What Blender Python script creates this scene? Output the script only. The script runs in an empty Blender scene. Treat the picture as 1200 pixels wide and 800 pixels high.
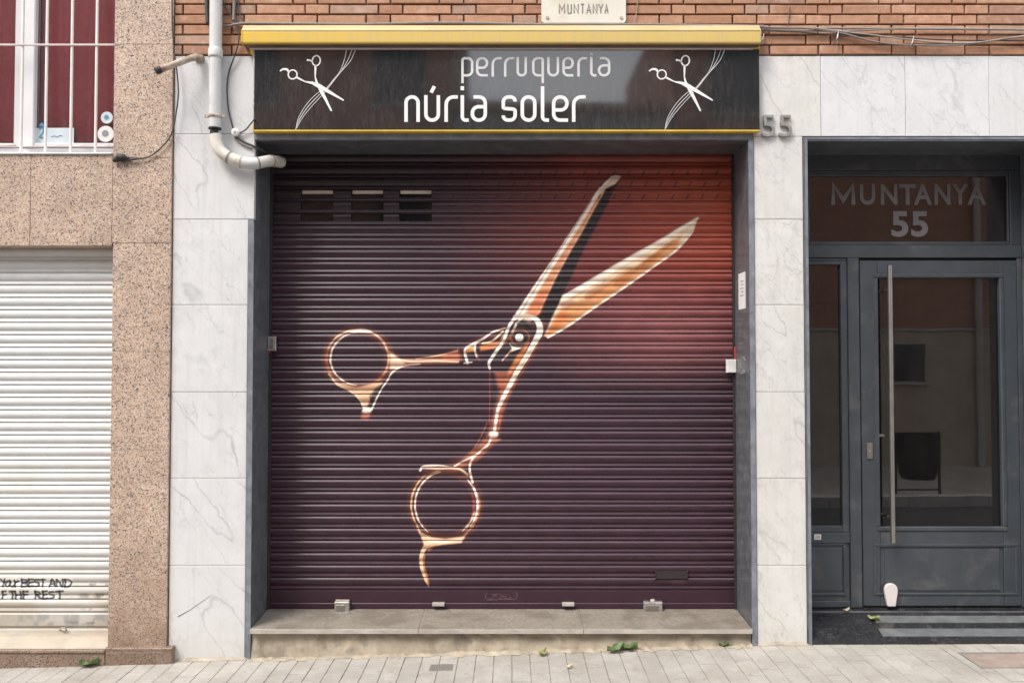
import bpy, math, random
import numpy as np
from mathutils import Matrix, Vector

random.seed(7)
rng = np.random.default_rng(7)
R = math.radians
SC = bpy.context.scene
COL = SC.collection

# ------------------------------------------------------------------ camera
CAM = (0.0, -5.2, 1.70)
F = 1014.0                      # focal length in photo pixels (1200 wide)
PITCH = R(1.6)
cam_d = bpy.data.cameras.new("camera")
cam_d.sensor_width = 36.0
cam_d.lens = 36.0 * F / 1200.0
cam_d.clip_start = 0.05
cam_d.clip_end = 2000
cam = bpy.data.objects.new("camera", cam_d)
COL.objects.link(cam)
cam.location = CAM
cam.rotation_euler = (R(90) + PITCH, 0, 0)
SC.camera = cam

# ------------------------------------------------------------------ world, sun, exposure
SUN_EL, SUN_AZ = R(52), R(-42)       # azimuth measured from -Y (in front of the facade) towards +X
sun_dir = Vector((math.sin(SUN_AZ) * math.cos(SUN_EL), -math.cos(SUN_AZ) * math.cos(SUN_EL), math.sin(SUN_EL)))
world = bpy.data.worlds.new("World")
SC.world = world
world.use_nodes = True
wn = world.node_tree
wn.nodes.clear()
sky = wn.nodes.new("ShaderNodeTexSky")
sky.sky_type = 'NISHITA'
sky.sun_disc = False
sky.sun_elevation = SUN_EL
sky.sun_rotation = math.atan2(sun_dir.x, sun_dir.y)
sky.dust_density = 3.0
sky.air_density = 1.0
sky.ozone_density = 1.0
bg = wn.nodes.new("ShaderNodeBackground")
bg.inputs[1].default_value = 0.15
# thin cloud cover everywhere: evens the blue out to a pale veil
tc = wn.nodes.new("ShaderNodeTexCoord")
nz = wn.nodes.new("ShaderNodeTexNoise")
nz.inputs["Scale"].default_value = 2.6
nz.inputs["Detail"].default_value = 6
nz.inputs["Roughness"].default_value = 0.55
rp = wn.nodes.new("ShaderNodeValToRGB")
rp.color_ramp.elements[0].position = 0.38
rp.color_ramp.elements[0].color = (0.45, 0.45, 0.45, 1)
rp.color_ramp.elements[1].position = 0.62
rp.color_ramp.elements[1].color = (0.95, 0.95, 0.95, 1)
mx = wn.nodes.new("ShaderNodeMix")
mx.data_type = 'RGBA'
mx.inputs[7].default_value = (6.6, 6.7, 6.9, 1)
wo = wn.nodes.new("ShaderNodeOutputWorld")
wn.links.new(tc.outputs["Generated"], nz.inputs["Vector"])
wn.links.new(nz.outputs["Fac"], rp.inputs[0])
wn.links.new(rp.outputs[0], mx.inputs[0])
wn.links.new(sky.outputs[0], mx.inputs[6])
wn.links.new(mx.outputs[2], bg.inputs[0])
wn.links.new(bg.outputs[0], wo.inputs[0])

sun_d = bpy.data.lights.new("sun", 'SUN')
sun_d.energy = 1.5
sun_d.angle = R(22)
sun_d.color = (1.0, 0.95, 0.88)
sun = bpy.data.objects.new("sun", sun_d)
COL.objects.link(sun)
sun.rotation_euler = sun_dir.to_track_quat('Z', 'Y').to_euler()

SC.view_settings.view_transform = 'Standard'
SC.view_settings.look = 'None'
SC.view_settings.gamma = 1.0
SC.view_settings.exposure = 1.12
SC.view_settings.use_curve_mapping = False

# ------------------------------------------------------------------ measuring helpers
CP, SP = math.cos(PITCH), math.sin(PITCH)
def at(px, py, Y):
    """point of the plane at depth Y that the survey of the photograph gives for a pixel"""
    u, v = (px - 600) / F, (400 - py) / F
    t = (Y - CAM[1]) / (CP - v * SP)
    return Vector((u * t, Y, CAM[2] + (SP + v * CP) * t))
def ax(px, Y=0.0, py=400): return at(px, py, Y).x
def az(py, Y=0.0): return at(600, py, Y).z
def gz(x): return -0.0024 + 0.0264 * min(x, 1.6) + 0.004 * max(0.0, x-1.6)          # pavement level along the facade

# ------------------------------------------------------------------ object helpers
def finish(o, label=None, cat=None, group=None, kind=None):
    if label: o["label"] = label
    if cat: o["category"] = cat
    if group: o["group"] = group
    if kind: o["kind"] = kind
    return o
def adopt(o, parent):
    if parent is not None:
        o.parent = parent
        o.matrix_parent_inverse = parent.matrix_basis.inverted()
def thing(name, loc, label, cat, group=None):
    o = bpy.data.objects.new(name, None)
    o.empty_display_size = 0.1
    COL.objects.link(o)
    o.location = loc
    return finish(o, label, cat, group)

class MB:
    def __init__(s): s.v = []; s.f = []; s.sm = []
    def add(s, vs, fs, smooth=False):
        n = len(s.v)
        s.v += [tuple(v) for v in vs]
        s.f += [tuple(i + n for i in f) for f in fs]
        s.sm += [smooth] * len(fs)
        return s
    def box(s, x0, x1, y0, y1, z0, z1):
        return s.add([(x0,y0,z0),(x1,y0,z0),(x1,y1,z0),(x0,y1,z0),(x0,y0,z1),(x1,y0,z1),(x1,y1,z1),(x0,y1,z1)],
                     [(0,3,2,1),(4,5,6,7),(0,1,5,4),(1,2,6,5),(2,3,7,6),(3,0,4,7)])
    def cbox(s, x0, x1, y0, y1, z0, z1, c=0.003, jit=0.0):
        """box whose front (low y) edges are chamfered"""
        j = lambda: random.uniform(-jit, jit)
        b = [(x0,y1,z0),(x1,y1,z0),(x1,y1,z1),(x0,y1,z1)]
        m = [(x0+j(),y0+c,z0+j()),(x1+j(),y0+c,z0+j()),(x1+j(),y0+c,z1+j()),(x0+j(),y0+c,z1+j())]
        f = [(x0+c+j(),y0+j()*.5,z0+c+j()),(x1-c+j(),y0+j()*.5,z0+c+j()),(x1-c+j(),y0+j()*.5,z1-c+j()),(x0+c+j(),y0+j()*.5,z1-c+j())]
        return s.add(b+m+f, [(3,2,1,0),(0,1,5,4),(1,2,6,5),(2,3,7,6),(3,0,4,7),(4,5,9,8),(5,6,10,9),(6,7,11,10),(7,4,8,11),(8,9,10,11)])
    def prism_x(s, prof, x0, x1, smooth=False):
        """closed (y,z) profile extruded along X"""
        n = len(prof)
        vs = [(x0,y,z) for y,z in prof] + [(x1,y,z) for y,z in prof]
        fs = [(i,(i+1)%n,n+(i+1)%n,n+i) for i in range(n)]
        s.add(vs, fs, smooth)
        s.add(vs, [tuple(range(n))[::-1], tuple(range(n, 2*n))])
        return s
    def prism_y(s, poly, y0, y1):
        """closed (x,z) outline extruded along Y"""
        n = len(poly)
        vs = [(x,y0,z) for x,z in poly] + [(x,y1,z) for x,z in poly]
        fs = [(i,n+i,n+(i+1)%n,(i+1)%n) for i in range(n)]
        fs += [tuple(range(n)), tuple(n+i for i in range(n))[::-1]]
        return s.add(vs, fs)
    def tube(s, pts, r, n=10, caps=True, smooth=True):
        pts = [Vector(p) for p in pts]
        rs = r if isinstance(r, (list, tuple)) else [r]*len(pts)
        rings = []
        up = None
        for i, p in enumerate(pts):
            d = (pts[min(i+1,len(pts)-1)] - pts[max(i-1,0)])
            if d.length < 1e-9: d = Vector((0,0,1))
            d.normalize()
            if up is None:
                up = Vector((0,0,1)) if abs(d.z) < .9 else Vector((0,1,0))
            a = d.cross(up)
            if a.length < 1e-4: a = d.cross(Vector((1,0,0)))
            a.normalize(); b = d.cross(a).normalized(); up = -b if False else up
            rings.append([p + (a*math.cos(t)+b*math.sin(t))*rs[i] for t in [2*math.pi*k/n for k in range(n)]])
        k0 = len(s.v)
        s.v += [tuple(v) for ring in rings for v in ring]
        for i in range(len(pts)-1):
            for k in range(n):
                s.f.append((k0+i*n+k, k0+i*n+(k+1)%n, k0+(i+1)*n+(k+1)%n, k0+(i+1)*n+k)); s.sm.append(smooth)
        if caps:
            s.add(rings[0], [tuple(range(n))[::-1]]); s.add(rings[-1], [tuple(range(n))])
        return s
    def ribbon(s, pts, w, y0, y1, closed=False):
        """flat band in the XZ plane along pts (x,z), width w (number or list), from y0 (front) to y1"""
        P = [Vector((p[0], p[1])) for p in pts]
        n = len(P)
        ws = w if isinstance(w, (list, tuple)) else [w]*n
        L, Rr = [], []
        for i in range(n):
            if closed: a, b = P[i-1], P[(i+1) % n]
            else: a, b = P[max(i-1,0)], P[min(i+1,n-1)]
            d1 = (P[i]-a); d2 = (b-P[i])
            if d1.length < 1e-9: d1 = d2
            if d2.length < 1e-9: d2 = d1
            d1 = d1.normalized(); d2 = d2.normalized()
            n1 = Vector((-d1.y,d1.x)); n2 = Vector((-d2.y,d2.x))
            m = n1+n2
            if m.length < .2: m = n1
            m.normalize()
            k = 1/max(.5, m.dot(n1))
            L.append(P[i]+m*ws[i]/2*k); Rr.append(P[i]-m*ws[i]/2*k)
        vs = [(p.x,y0,p.y) for p in L]+[(p.x,y0,p.y) for p in Rr]+[(p.x,y1,p.y) for p in L]+[(p.x,y1,p.y) for p in Rr]
        fs = []
        m = n if closed else n-1
        for i in range(m):
            j = (i+1) % n
            fs += [(i,n+i,n+j,j),(2*n+i,i,j,2*n+j),(n+i,3*n+i,3*n+j,n+j)]
        if not closed: fs += [(0,2*n,3*n,n),(n-1,2*n-1,4*n-1,3*n-1)]
        return s.add(vs, fs)
    def lathe(s, prof, c, axis='y', n=20, smooth=True):
        """prof: (radius, offset) along axis, centred at c"""
        vs = []
        for r, o in prof:
            for k in range(n):
                t = 2*math.pi*k/n
                a, b = r*math.cos(t), r*math.sin(t)
                vs.append({'y':(c[0]+a,c[1]+o,c[2]+b),'z':(c[0]+a,c[1]+b,c[2]+o),'x':(c[0]+o,c[1]+a,c[2]+b)}[axis])
        m = len(prof)
        fs = [(i*n+k, i*n+(k+1)%n, (i+1)*n+(k+1)%n, (i+1)*n+k) for i in range(m-1) for k in range(n)]
        s.add(vs, fs, smooth)
        s.add(vs[:n], [tuple(range(n))]); s.add(vs[-n:], [tuple(range(n))])
        return s
    def mesh(s, name):
        me = bpy.data.meshes.new(name)
        me.from_pydata(s.v, [], s.f)
        me.polygons.foreach_set("use_smooth", s.sm)
        me.update()
        return me
    def build(s, name, mat, parent=None, label=None, cat=None, group=None, kind=None, uv=None, fix=True):
        me = s.mesh(name)
        if fix:
            import bmesh
            bm = bmesh.new(); bm.from_mesh(me)
            bmesh.ops.recalc_face_normals(bm, faces=bm.faces)
            bm.to_mesh(me); bm.free()
        if mat: me.materials.append(mat)
        if uv:
            x0,x1,z0,z1 = uv
            lay = me.uv_layers.new(name="uv")
            co = np.empty(len(me.vertices)*3); me.vertices.foreach_get("co", co); co = co.reshape(-1,3)
            li = np.empty(len(me.loops), dtype=np.int32); me.loops.foreach_get("vertex_index", li)
            c = co[li]
            u = np.stack([(c[:,0]-x0)/(x1-x0), (c[:,2]-z0)/(z1-z0)], 1).ravel()
            lay.data.foreach_set("uv", u.astype(np.float32))
        o = bpy.data.objects.new(name, me)
        COL.objects.link(o)
        adopt(o, parent)
        return finish(o, label, cat, group, kind)

def fillet(pts, r, n=6, closed=False):
    """round the corners of a polyline"""
    P = [Vector((p[0],p[1])) for p in pts]
    out = []
    N = len(P)
    for i in range(N):
        if not closed and i in (0, N-1):
            out.append(P[i]); continue
        a, b, c = P[i-1], P[i], P[(i+1) % N]
        d1, d2 = (a-b), (c-b)
        k = min(r, d1.length*.5 if (closed or i-1 > 0) else d1.length*.98, d2.length*.5 if (closed or i+1 < N-1) else d2.length*.98)
        p, q = b+d1.normalized()*k, b+d2.normalized()*k
        for t in range(n+1):
            t /= n
            # circular-ish blend (rational quadratic)
            w = .7071
            den = (1-t)**2+2*w*t*(1-t)+t*t
            out.append((p*(1-t)**2+b*2*w*t*(1-t)+q*t*t)/den)
    return out
def ell(cx, cy, rx, ry, rot=0, n=28, a0=0, a1=360):
    o = []
    m = n if a1-a0 >= 360 else n+1
    for k in range(m):
        t = R(a0+(a1-a0)*k/n)
        x, y = rx*math.cos(t), ry*math.sin(t)
        o.append((cx+x*math.cos(rot)-y*math.sin(rot), cy+x*math.sin(rot)+y*math.cos(rot)))
    return o
def smooth_pts(pts, n=8):
    """Catmull-Rom through tuples of any dimension"""
    P = [np.array(p, float) for p in pts]
    P = [2*P[0]-P[1]] + P + [2*P[-1]-P[-2]]
    out = []
    for i in range(1, len(P)-2):
        for k in range(n):
            t = k/n
            out.append(.5*((2*P[i])+(-P[i-1]+P[i+1])*t+(2*P[i-1]-5*P[i]+4*P[i+1]-P[i+2])*t*t+(-P[i-1]+3*P[i]-3*P[i+1]+P[i+2])*t**3))
    out.append(P[-2])
    return [tuple(p) for p in out]

# ------------------------------------------------------------------ material helpers
def lin(c):
    return tuple(((x/255)/12.92 if x/255 <= .04045 else ((x/255+.055)/1.055)**2.4) for x in c)
class NT:
    def __init__(s, name):
        s.m = bpy.data.materials.new(name); s.m.use_nodes = True
        s.t = s.m.node_tree; s.b = s.t.nodes["Principled BSDF"]
    def n(s, typ, props=None, **inp):
        nd = s.t.nodes.new("ShaderNode"+typ)
        for k, v in (props or {}).items(): setattr(nd, k, v)
        for k, v in inp.items():
            key = int(k[1:]) if k[0] == 'i' and k[1:].isdigit() else k.replace('_', ' ')
            s.set(nd.inputs[key], v)
        return nd
    def set(s, sock, v):
        if isinstance(v, bpy.types.NodeSocket): s.t.links.new(v, sock)
        elif isinstance(v, bpy.types.Node): s.t.links.new(v.outputs[0], sock)
        else: sock.default_value = v
    def pos(s, rnd=0.0, scale=(1,1,1)):
        g = s.n("NewGeometry").outputs["Position"]
        if scale != (1,1,1):
            g = s.n("VectorMath", {"operation":'MULTIPLY'}, i0=g, i1=scale).outputs[0]
        if rnd:
            o = s.n("ObjectInfo").outputs["Random"]
            k = s.n("Math", {"operation":'MULTIPLY'}, i0=o, i1=rnd)
            g = s.n("VectorMath", {"operation":'ADD'}, i0=g, i1=k.outputs[0]).outputs[0]
        return g
    def noise(s, vec, scale, detail=4, rough=.55, dist=0):
        return s.n("TexNoise", None, Vector=vec, Scale=scale, Detail=detail, Roughness=rough, Distortion=dist).outputs["Fac"]
    def ramp(s, fac, stops, interp='LINEAR'):
        r = s.n("ValToRGB", None, Fac=fac)
        cr = r.color_ramp; cr.interpolation = interp
        while len(cr.elements) < len(stops): cr.elements.new(.5)
        for e, (p, c) in zip(cr.elements, stops):
            e.position = p
            e.color = (c, c, c, 1) if isinstance(c, (int, float)) else (*c, 1)
        return r.outputs[0]
    def mix(s, fac, a, b, mode='MIX'):
        m = s.n("Mix", {"data_type":'RGBA', "blend_type":mode})
        s.set(m.inputs[0], fac)
        for i, v in ((6, a), (7, b)):
            s.set(m.inputs[i], (*v, 1) if isinstance(v, tuple) and len(v) == 3 else v)
        return m.outputs[2]
    def math(s, op, a, b=0.0, c=0.0):
        return s.n("Math", {"operation":op}, i0=a, i1=b, i2=c).outputs[0]
    def bump(s, h, strength=.3, dist=.002):
        return s.n("Bump", None, Strength=strength, Distance=dist, Height=h).outputs[0]
    def out(s, col=None, rough=None, normal=None, metal=None, spec=None, ior=None):
        for k, v in (("Base Color",col),("Roughness",rough),("Normal",normal),("Metallic",metal),("Specular IOR Level",spec),("IOR",ior)):
            if v is None: continue
            if k == "Base Color" and isinstance(v, tuple) and len(v) == 3: v = (*v, 1)
            s.set(s.b.inputs[k], v)
        return s.m

def plain(name, c, rough=.6, metal=0., var=.15, vs=9., bump=0., bs=60., spec=.5, dirt=None):
    """base colour with uneven wear, slight relief"""
    t = NT(name)
    p = t.pos(3.0)
    f = t.noise(p, vs, 5)
    a = tuple(x*(1-var) for x in c); b = tuple(min(1, x*(1+var)) for x in c)
    col = t.mix(t.ramp(f, [(.3,0.),(.7,1.)]), a, b)
    if dirt:
        d = t.ramp(t.noise(p, dirt[1], 6, .65), [(dirt[2], 0.), (dirt[2]+.12, 1.)])
        col = t.mix(t.math('MULTIPLY', d, dirt[3]), col, dirt[0])
    nrm = t.bump(t.noise(p, bs, 4), bump) if bump else None
    rr = t.math('ADD', t.math('MULTIPLY', t.noise(p, vs*2.3, 3), .2), rough-.1)
    return t.out(col, rr, nrm, metal, spec)

def mat_marble(name, base, vein, warm, pits=0.0):
    t = NT(name)
    p = t.pos(37.0)
    warp = t.n("VectorMath", {"operation":'MULTIPLY_ADD'}, i0=t.n("TexNoise", None, Vector=p, Scale=9.0, Detail=5, Roughness=.6).outputs["Color"], i1=(.09,.09,.09), i2=p).outputs[0]
    rot = t.n("VectorRotate", None, Vector=warp, Angle=.6, Axis=(0,1,0)).outputs[0]
    st = t.n("VectorMath", {"operation":'MULTIPLY'}, i0=rot, i1=(2.3,1.0,.6)).outputs[0]
    n1 = t.noise(st, 1.15, 2, .5, .3)
    v1 = t.ramp(t.math('ABSOLUTE', t.math('SUBTRACT', n1, .5)), [(0., 1.), (.003, .7), (.006, .10), (.016, 0.)])
    n2 = t.noise(st, 3.4, 3, .55, .6)
    v2 = t.ramp(t.math('ABSOLUTE', t.math('SUBTRACT', n2, .55)), [(0., .6), (.006, .2), (.02, 0.)])
    mask = t.ramp(t.noise(p, 1.9, 3), [(.44, 0.), (.58, 1.)])
    mask2 = t.ramp(t.noise(t.pos(11.0), 3.2, 3), [(.50, 0.), (.66, 1.)])
    cl = t.ramp(t.noise(p, 7., 7, .66, .3), [(.38, 0.), (.75, 1.)])
    col = t.mix(t.math('MULTIPLY', cl, .55), base, tuple(x*.74 for x in base))
    blot = t.ramp(t.noise(p, 2.2, 6, .7, .8), [(.42, 0.), (.70, 1.)])
    col = t.mix(t.math('MULTIPLY', blot, .42), col, tuple(x*.72 for x in base))
    sk = t.ramp(t.noise(t.pos(0,(26,26,1.3)), 1., 5, .65), [(.50, 0.), (.78, 1.)])
    col = t.mix(t.math('MULTIPLY', sk, .45), col, (.42,.40,.36))
    mot = t.ramp(t.noise(p, 15., 9, .72, .4), [(.50, 0.), (.68, 1.)])
    mm_ = t.ramp(t.noise(t.pos(53.0), 3.4, 4, .6), [(.40, .1), (.62, 1.)])
    col = t.mix(t.math('MULTIPLY', t.math('MULTIPLY', mot, mm_), .62), col, tuple(x*.62 for x in base))
    fine = t.ramp(t.noise(p, 60., 5, .7), [(.35, 0.), (.75, 1.)])
    col = t.mix(t.math('MULTIPLY', fine, .16), col, tuple(x*.72 for x in base))
    col = t.mix(t.math('MULTIPLY', t.ramp(t.noise(p, 3.1, 5), [(.5, 0.), (.8, 1.)]), .5), col, warm)
    col = t.mix(t.math('MULTIPLY', t.math('MULTIPLY', v1, mask), .70), col, vein)
    cw_ = t.n("VectorMath", {"operation":'MULTIPLY_ADD'}, i0=t.n("TexNoise", None, Vector=p, Scale=14.0, Detail=6, Roughness=.65).outputs["Color"], i1=(.11,.11,.11), i2=st).outputs[0]
    ck = t.n("TexVoronoi", {"feature":'DISTANCE_TO_EDGE'}, Vector=cw_, Scale=4.2).outputs["Distance"]
    ck = t.math('MULTIPLY', t.ramp(ck, [(0., 1.), (.010, .6), (.028, 0.)]), t.ramp(t.noise(t.pos(71.0), 4.5, 5, .65), [(.47, 0.), (.60, 1.)]))
    col = t.mix(t.math('MULTIPLY', ck, .55), col, vein)
    col = t.mix(t.math('MULTIPLY', t.math('MULTIPLY', v2, mask2), .8), col, vein)
    if pits:
        q = t.ramp(t.noise(t.pos(21.0, (1.3,1,.7)), 34., 4, .7), [(.58, 0.), (.66, 1.)])
        q = t.math('MULTIPLY', q, t.ramp(t.noise(p, 5., 4), [(.42, 0.), (.62, 1.)]))
        col = t.mix(t.math('MULTIPLY', q, pits), col, (.36, .35, .33))
    # grime creeping up from the pavement
    z = t.n("SeparateXYZ", None, Vector=t.pos()).outputs[2]
    g = t.math('MULTIPLY', t.ramp(z, [(0.0, .6), (.22, 0.)]), t.noise(t.pos(), 14, 5))
    col = t.mix(g, col, (.42, .36, .27))
    ov = t.n("ObjectInfo").outputs["Random"]
    col = t.mix(t.math('MULTIPLY', ov, .45), col, tuple(x*.82 for x in base))
    return t.out(col, .38, t.bump(t.noise(p, 70, 3), .08), 0, .4)

def mat_granite(name, dark=1.0, dirt=0.0):
    t = NT(name)
    p = t.pos(5.0)
    vz = t.n("TexVoronoi", {"feature":'F1'}, Vector=p, Scale=175.0)
    r = t.n("SeparateColor", None, Color=vz.outputs["Color"])
    base = t.ramp(r.outputs[0], [(0., (.09,.08,.08)), (.10, (.26,.20,.175)), (.18, (.46,.325,.24)), (.42, (.53,.39,.30)), (.70, (.57,.44,.345)), (.88, (.63,.54,.46))], 'CONSTANT')
    v2 = t.n("TexVoronoi", {"feature":'F1'}, Vector=p, Scale=70.0)
    r2 = t.n("SeparateColor", None, Color=v2.outputs["Color"])
    f2 = t.ramp(r2.outputs[1], [(0., 1.), (.09, 1.), (.10, 0.)])
    f2 = t.math('MULTIPLY', f2, t.ramp(v2.outputs["Distance"], [(.25, 1.), (.45, 0.)]))
    base = t.mix(t.math('MULTIPLY', f2, .55), base, (.16,.145,.14))
    big = t.ramp(t.noise(p, 5, 7, .65), [(.3, .78), (.7, 1.06)])
    col = t.mix(1.0, base, t.n("CombineColor", None, Red=big, Green=big, Blue=big).outputs[0], 'MULTIPLY')
    if dirt:
        z = t.n("SeparateXYZ", None, Vector=t.pos()).outputs[2]
        g = t.math('MULTIPLY', t.ramp(z, [(0.0, 1.0), (.75, 0.)]), t.ramp(t.noise(t.pos(), 5, 6), [(.3, .3), (.6, 1.)]))
        col = t.mix(t.math('MULTIPLY', g, dirt), col, (.20,.13,.09))
    if dark != 1.0:
        col = t.mix(1.0, col, (dark, dark*.97, dark*.95), 'MULTIPLY')
    return t.out(col, .45, t.bump(r.outputs[2], .12, .001), 0, .4)

def mat_brick():
    t = NT("brick_clay")
    o = t.n("ObjectInfo").outputs["Random"]
    p = t.pos(9.0)
    base = t.ramp(o, [(0., (.37,.195,.12)), (.25, (.44,.245,.155)), (.5, (.50,.285,.185)), (.75, (.42,.22,.14)), (.92, (.32,.195,.145)), (1., (.52,.35,.255))])
    f = t.ramp(t.noise(p, 26, 6, .65), [(.3, .78), (.7, 1.12)])
    col = t.mix(1.0, base, t.n("CombineColor", None, Red=f, Green=f, Blue=f).outputs[0], 'MULTIPLY')
    e = t.ramp(t.noise(p, 11, 5, .6), [(.58, 0.), (.72, .45)])
    col = t.mix(e, col, (.62,.47,.38))
    return t.out(col, .85, t.bump(t.noise(p, 120, 5, .7), .5, .003), 0, .25)

def mat_paver():
    t = NT("paver_concrete")
    o = t.n("ObjectInfo").outputs["Random"]
    p = t.pos(2.0)
    base = t.ramp(o, [(0., (.40,.38,.345)), (.5, (.425,.40,.365)), (1., (.45,.425,.385))])
    f = t.ramp(t.noise(p, 90, 5, .7), [(.3, .82), (.7, 1.1)])
    col = t.mix(1.0, base, t.n("CombineColor", None, Red=f, Green=f, Blue=f).outputs[0], 'MULTIPLY')
    d = t.ramp(t.noise(t.pos(), 3.5, 7, .68), [(.36, 0.), (.64, .9)])
    col = t.mix(d, col, (.30,.275,.24))
    sp = t.ramp(t.noise(t.pos(), 26, 3, .5), [(.66, 0.), (.69, .55)])
    col = t.mix(sp, col, (.20,.18,.16))
    return t.out(col, .85, t.bump(t.noise(p, 160, 5, .7), .35, .002), 0, .3)

def mat_blackstone(name, c=(.045,.047,.052), rough=.32, scratch=.5):
    t = NT(name)
    p = t.pos(2.0)
    v = t.ramp(t.math('ABSOLUTE', t.math('SUBTRACT', t.noise(p, 3.5, 7, .65, 1.2), .5)), [(0., .7), (.012, 0.)])
    m = t.ramp(t.noise(p, 2.2, 2), [(.5, 0.), (.7, 1.)])
    col = t.mix(t.ramp(t.noise(p, 12, 6, .6), [(.3, 0.), (.75, 1.)]), tuple(x*.75 for x in c), tuple(x*1.7 for x in c))
    col = t.mix(t.math('MULTIPLY', v, m), col, (.25,.24,.23))
    w = t.ramp(t.noise(t.pos(0, (60,60,5)), 1., 6, .75), [(.54, 0.), (.72, scratch)])
    col = t.mix(w, col, (.22,.23,.25))
    return t.out(col, rough, t.bump(t.noise(p, 40, 4), .06), 0, .5)

MAT = {}
MAT['marble'] = mat_marble("marble_white", (.72,.725,.73), (.24,.245,.26), (.62,.615,.585))
MAT['marble_warm'] = mat_marble("marble_warm_white", (.70,.695,.67), (.30,.29,.27), (.58,.545,.47), .6)
MAT['granite'] = mat_granite("granite_pink", 1.0, .75)
MAT['granite_dirty'] = mat_granite("granite_plinth", .62, .5)
MAT['brick'] = mat_brick()
MAT['mortar'] = plain("mortar_grey", (.43,.385,.34), .9, bump=.5)
MAT['grout'] = plain("grout", (.40,.39,.36), .9)
MAT['core'] = plain("wall_render", (.40,.38,.35), .9)
MAT['paver'] = mat_paver()
MAT['sand'] = plain("joint_sand", (.28,.255,.22), .95, bump=.5)
MAT['kerb'] = plain("kerb_stone", (.38,.37,.35), .8, bump=.3)
MAT['asphalt'] = plain("asphalt", (.055,.055,.058), .9, bump=.7, bs=200)
MAT['jamb'] = mat_blackstone("jamb_marble_dark", (.085,.089,.098), .36)
MAT['jamb_edge'] = mat_blackstone("jamb_edge_stone", (.15,.165,.19), .45, .8)
MAT['ramp_black'] = mat_blackstone("ramp_granite_black", (.020,.020,.022), .09, .25)
MAT['ramp_strip'] = plain("anti_slip_strip", (.115,.125,.125), .7, var=.25, vs=14, bump=.3, bs=250)
MAT['sill'] = plain("step_stone", (.265,.235,.195), .45, var=.25, vs=55, bump=.12, bs=130, dirt=((.17,.145,.115), 4, .47, .65))
MAT['sill_edge'] = plain("step_stone_edge", (.40,.365,.325), .6, var=.2, vs=10)
MAT['riser'] = plain("step_concrete", (.38,.325,.25), .95, var=.25, vs=8, bump=.9, bs=24, dirt=((.22,.19,.15), 6, .52, .8))
MAT['threshold'] = plain("threshold_stone", (.43,.375,.30), .7, var=.12, bump=.2, dirt=((.45,.36,.26), 5, .55, .5))
MAT['pvc'] = plain("pvc_grey", (.58,.58,.57), .45, var=.08, vs=6, dirt=((.36,.33,.29), 9, .52, .5))
MAT['pvc_old'] = plain("pvc_yellowed", (.60,.57,.51), .5, var=.12, vs=9, dirt=((.30,.26,.22), 8, .52, .6))
MAT['rubber'] = plain("rubber_black", (.02,.02,.021), .6)
MAT['cable'] = plain("cable_dark", (.045,.045,.048), .6)
MAT['cable_grey'] = plain("cable_grey", (.22,.20,.19), .65)
MAT['cable_pale'] = plain("cable_pale", (.30,.265,.24), .65)
MAT['rust'] = plain("painted_pipe_rusty", (.42,.35,.28), .7, var=.3, vs=25, dirt=((.20,.09,.04), 20, .5, .7))
MAT['steel'] = plain("steel_brushed", (.40,.375,.35), .42, metal=1., var=.1)
MAT['zinc'] = plain("zinc_worn", (.46,.45,.43), .5, metal=.8, var=.25, vs=30, dirt=((.25,.13,.08), 18, .55, .6))
MAT['alu_num'] = plain("aluminium_number", (.36,.355,.34), .45, metal=.7, var=.2, vs=20)
MAT['door'] = plain("door_paint_anthracite", (.050,.059,.070), .40, var=.14, vs=6, bump=.05, dirt=((.13,.13,.125), 5, .54, .40))
MAT['door_edge'] = plain("door_gasket", (.012,.013,.014), .7)
MAT['pvc_white'] = plain("window_pvc_white", (.72,.72,.73), .35, var=.04)
MAT['bars'] = plain("bar_paint_white", (.74,.72,.68), .5, var=.06, dirt=((.40,.24,.10), 30, .62, .75))
MAT['rail_pink'] = plain("rail_faded", (.55,.46,.44), .6, var=.1)
MAT['yellow_frame'] = plain("sign_frame_yellow", (.62,.42,.05), .4, var=.15)
MAT['white_vinyl'] = plain("vinyl_white", (.74,.74,.74), .55, var=.05)
MAT['silver_vinyl'] = plain("vinyl_silver", (.58,.58,.58), .5, var=.1)
MAT['frost'] = plain("vinyl_frosted", (.15,.145,.14), .7, var=.08)
MAT['plaque'] = plain("plaque_stone", (.66,.63,.55), .5, var=.08, vs=5, dirt=((.52,.47,.36), 4, .5, .5))
MAT['plaque_ink'] = plain("plaque_lettering", (.24,.22,.20), .7)
MAT['paper'] = plain("paper_white", (.74,.74,.72), .8, var=.04)
MAT['ink'] = plain("ink_grey", (.25,.25,.26), .8)
MAT['blue_ink'] = plain("ink_blue", (.12,.28,.42), .6)
MAT['paleblue'] = plain("card_pale_blue", (.58,.66,.70), .6, var=.05)
MAT['ceramic'] = plain("ceramic_white", (.70,.69,.66), .3)
MAT['stopper'] = plain("stopper_white", (.70,.64,.63), .5, var=.06)
MAT['leaf'] = plain("leaf_green", (.095,.15,.045), .55, var=.35, vs=30)
MAT['leaf_yellow'] = plain("leaf_yellow_green", (.24,.26,.09), .55, var=.3, vs=30)
MAT['leaf_dry'] = plain("leaf_dry", (.48,.42,.30), .7, var=.2, vs=30)
MAT['cover_iron'] = plain("cover_iron", (.34,.27,.23), .75, metal=.3, var=.2, vs=20)
MAT['drain_iron'] = plain("drain_grey", (.24,.23,.21), .7, metal=.2)
MAT['room'] = plain("dark_interior", (.05,.046,.042), .9)
MAT['red_stub'] = plain("red_plastic", (.45,.06,.05), .5)

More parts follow.
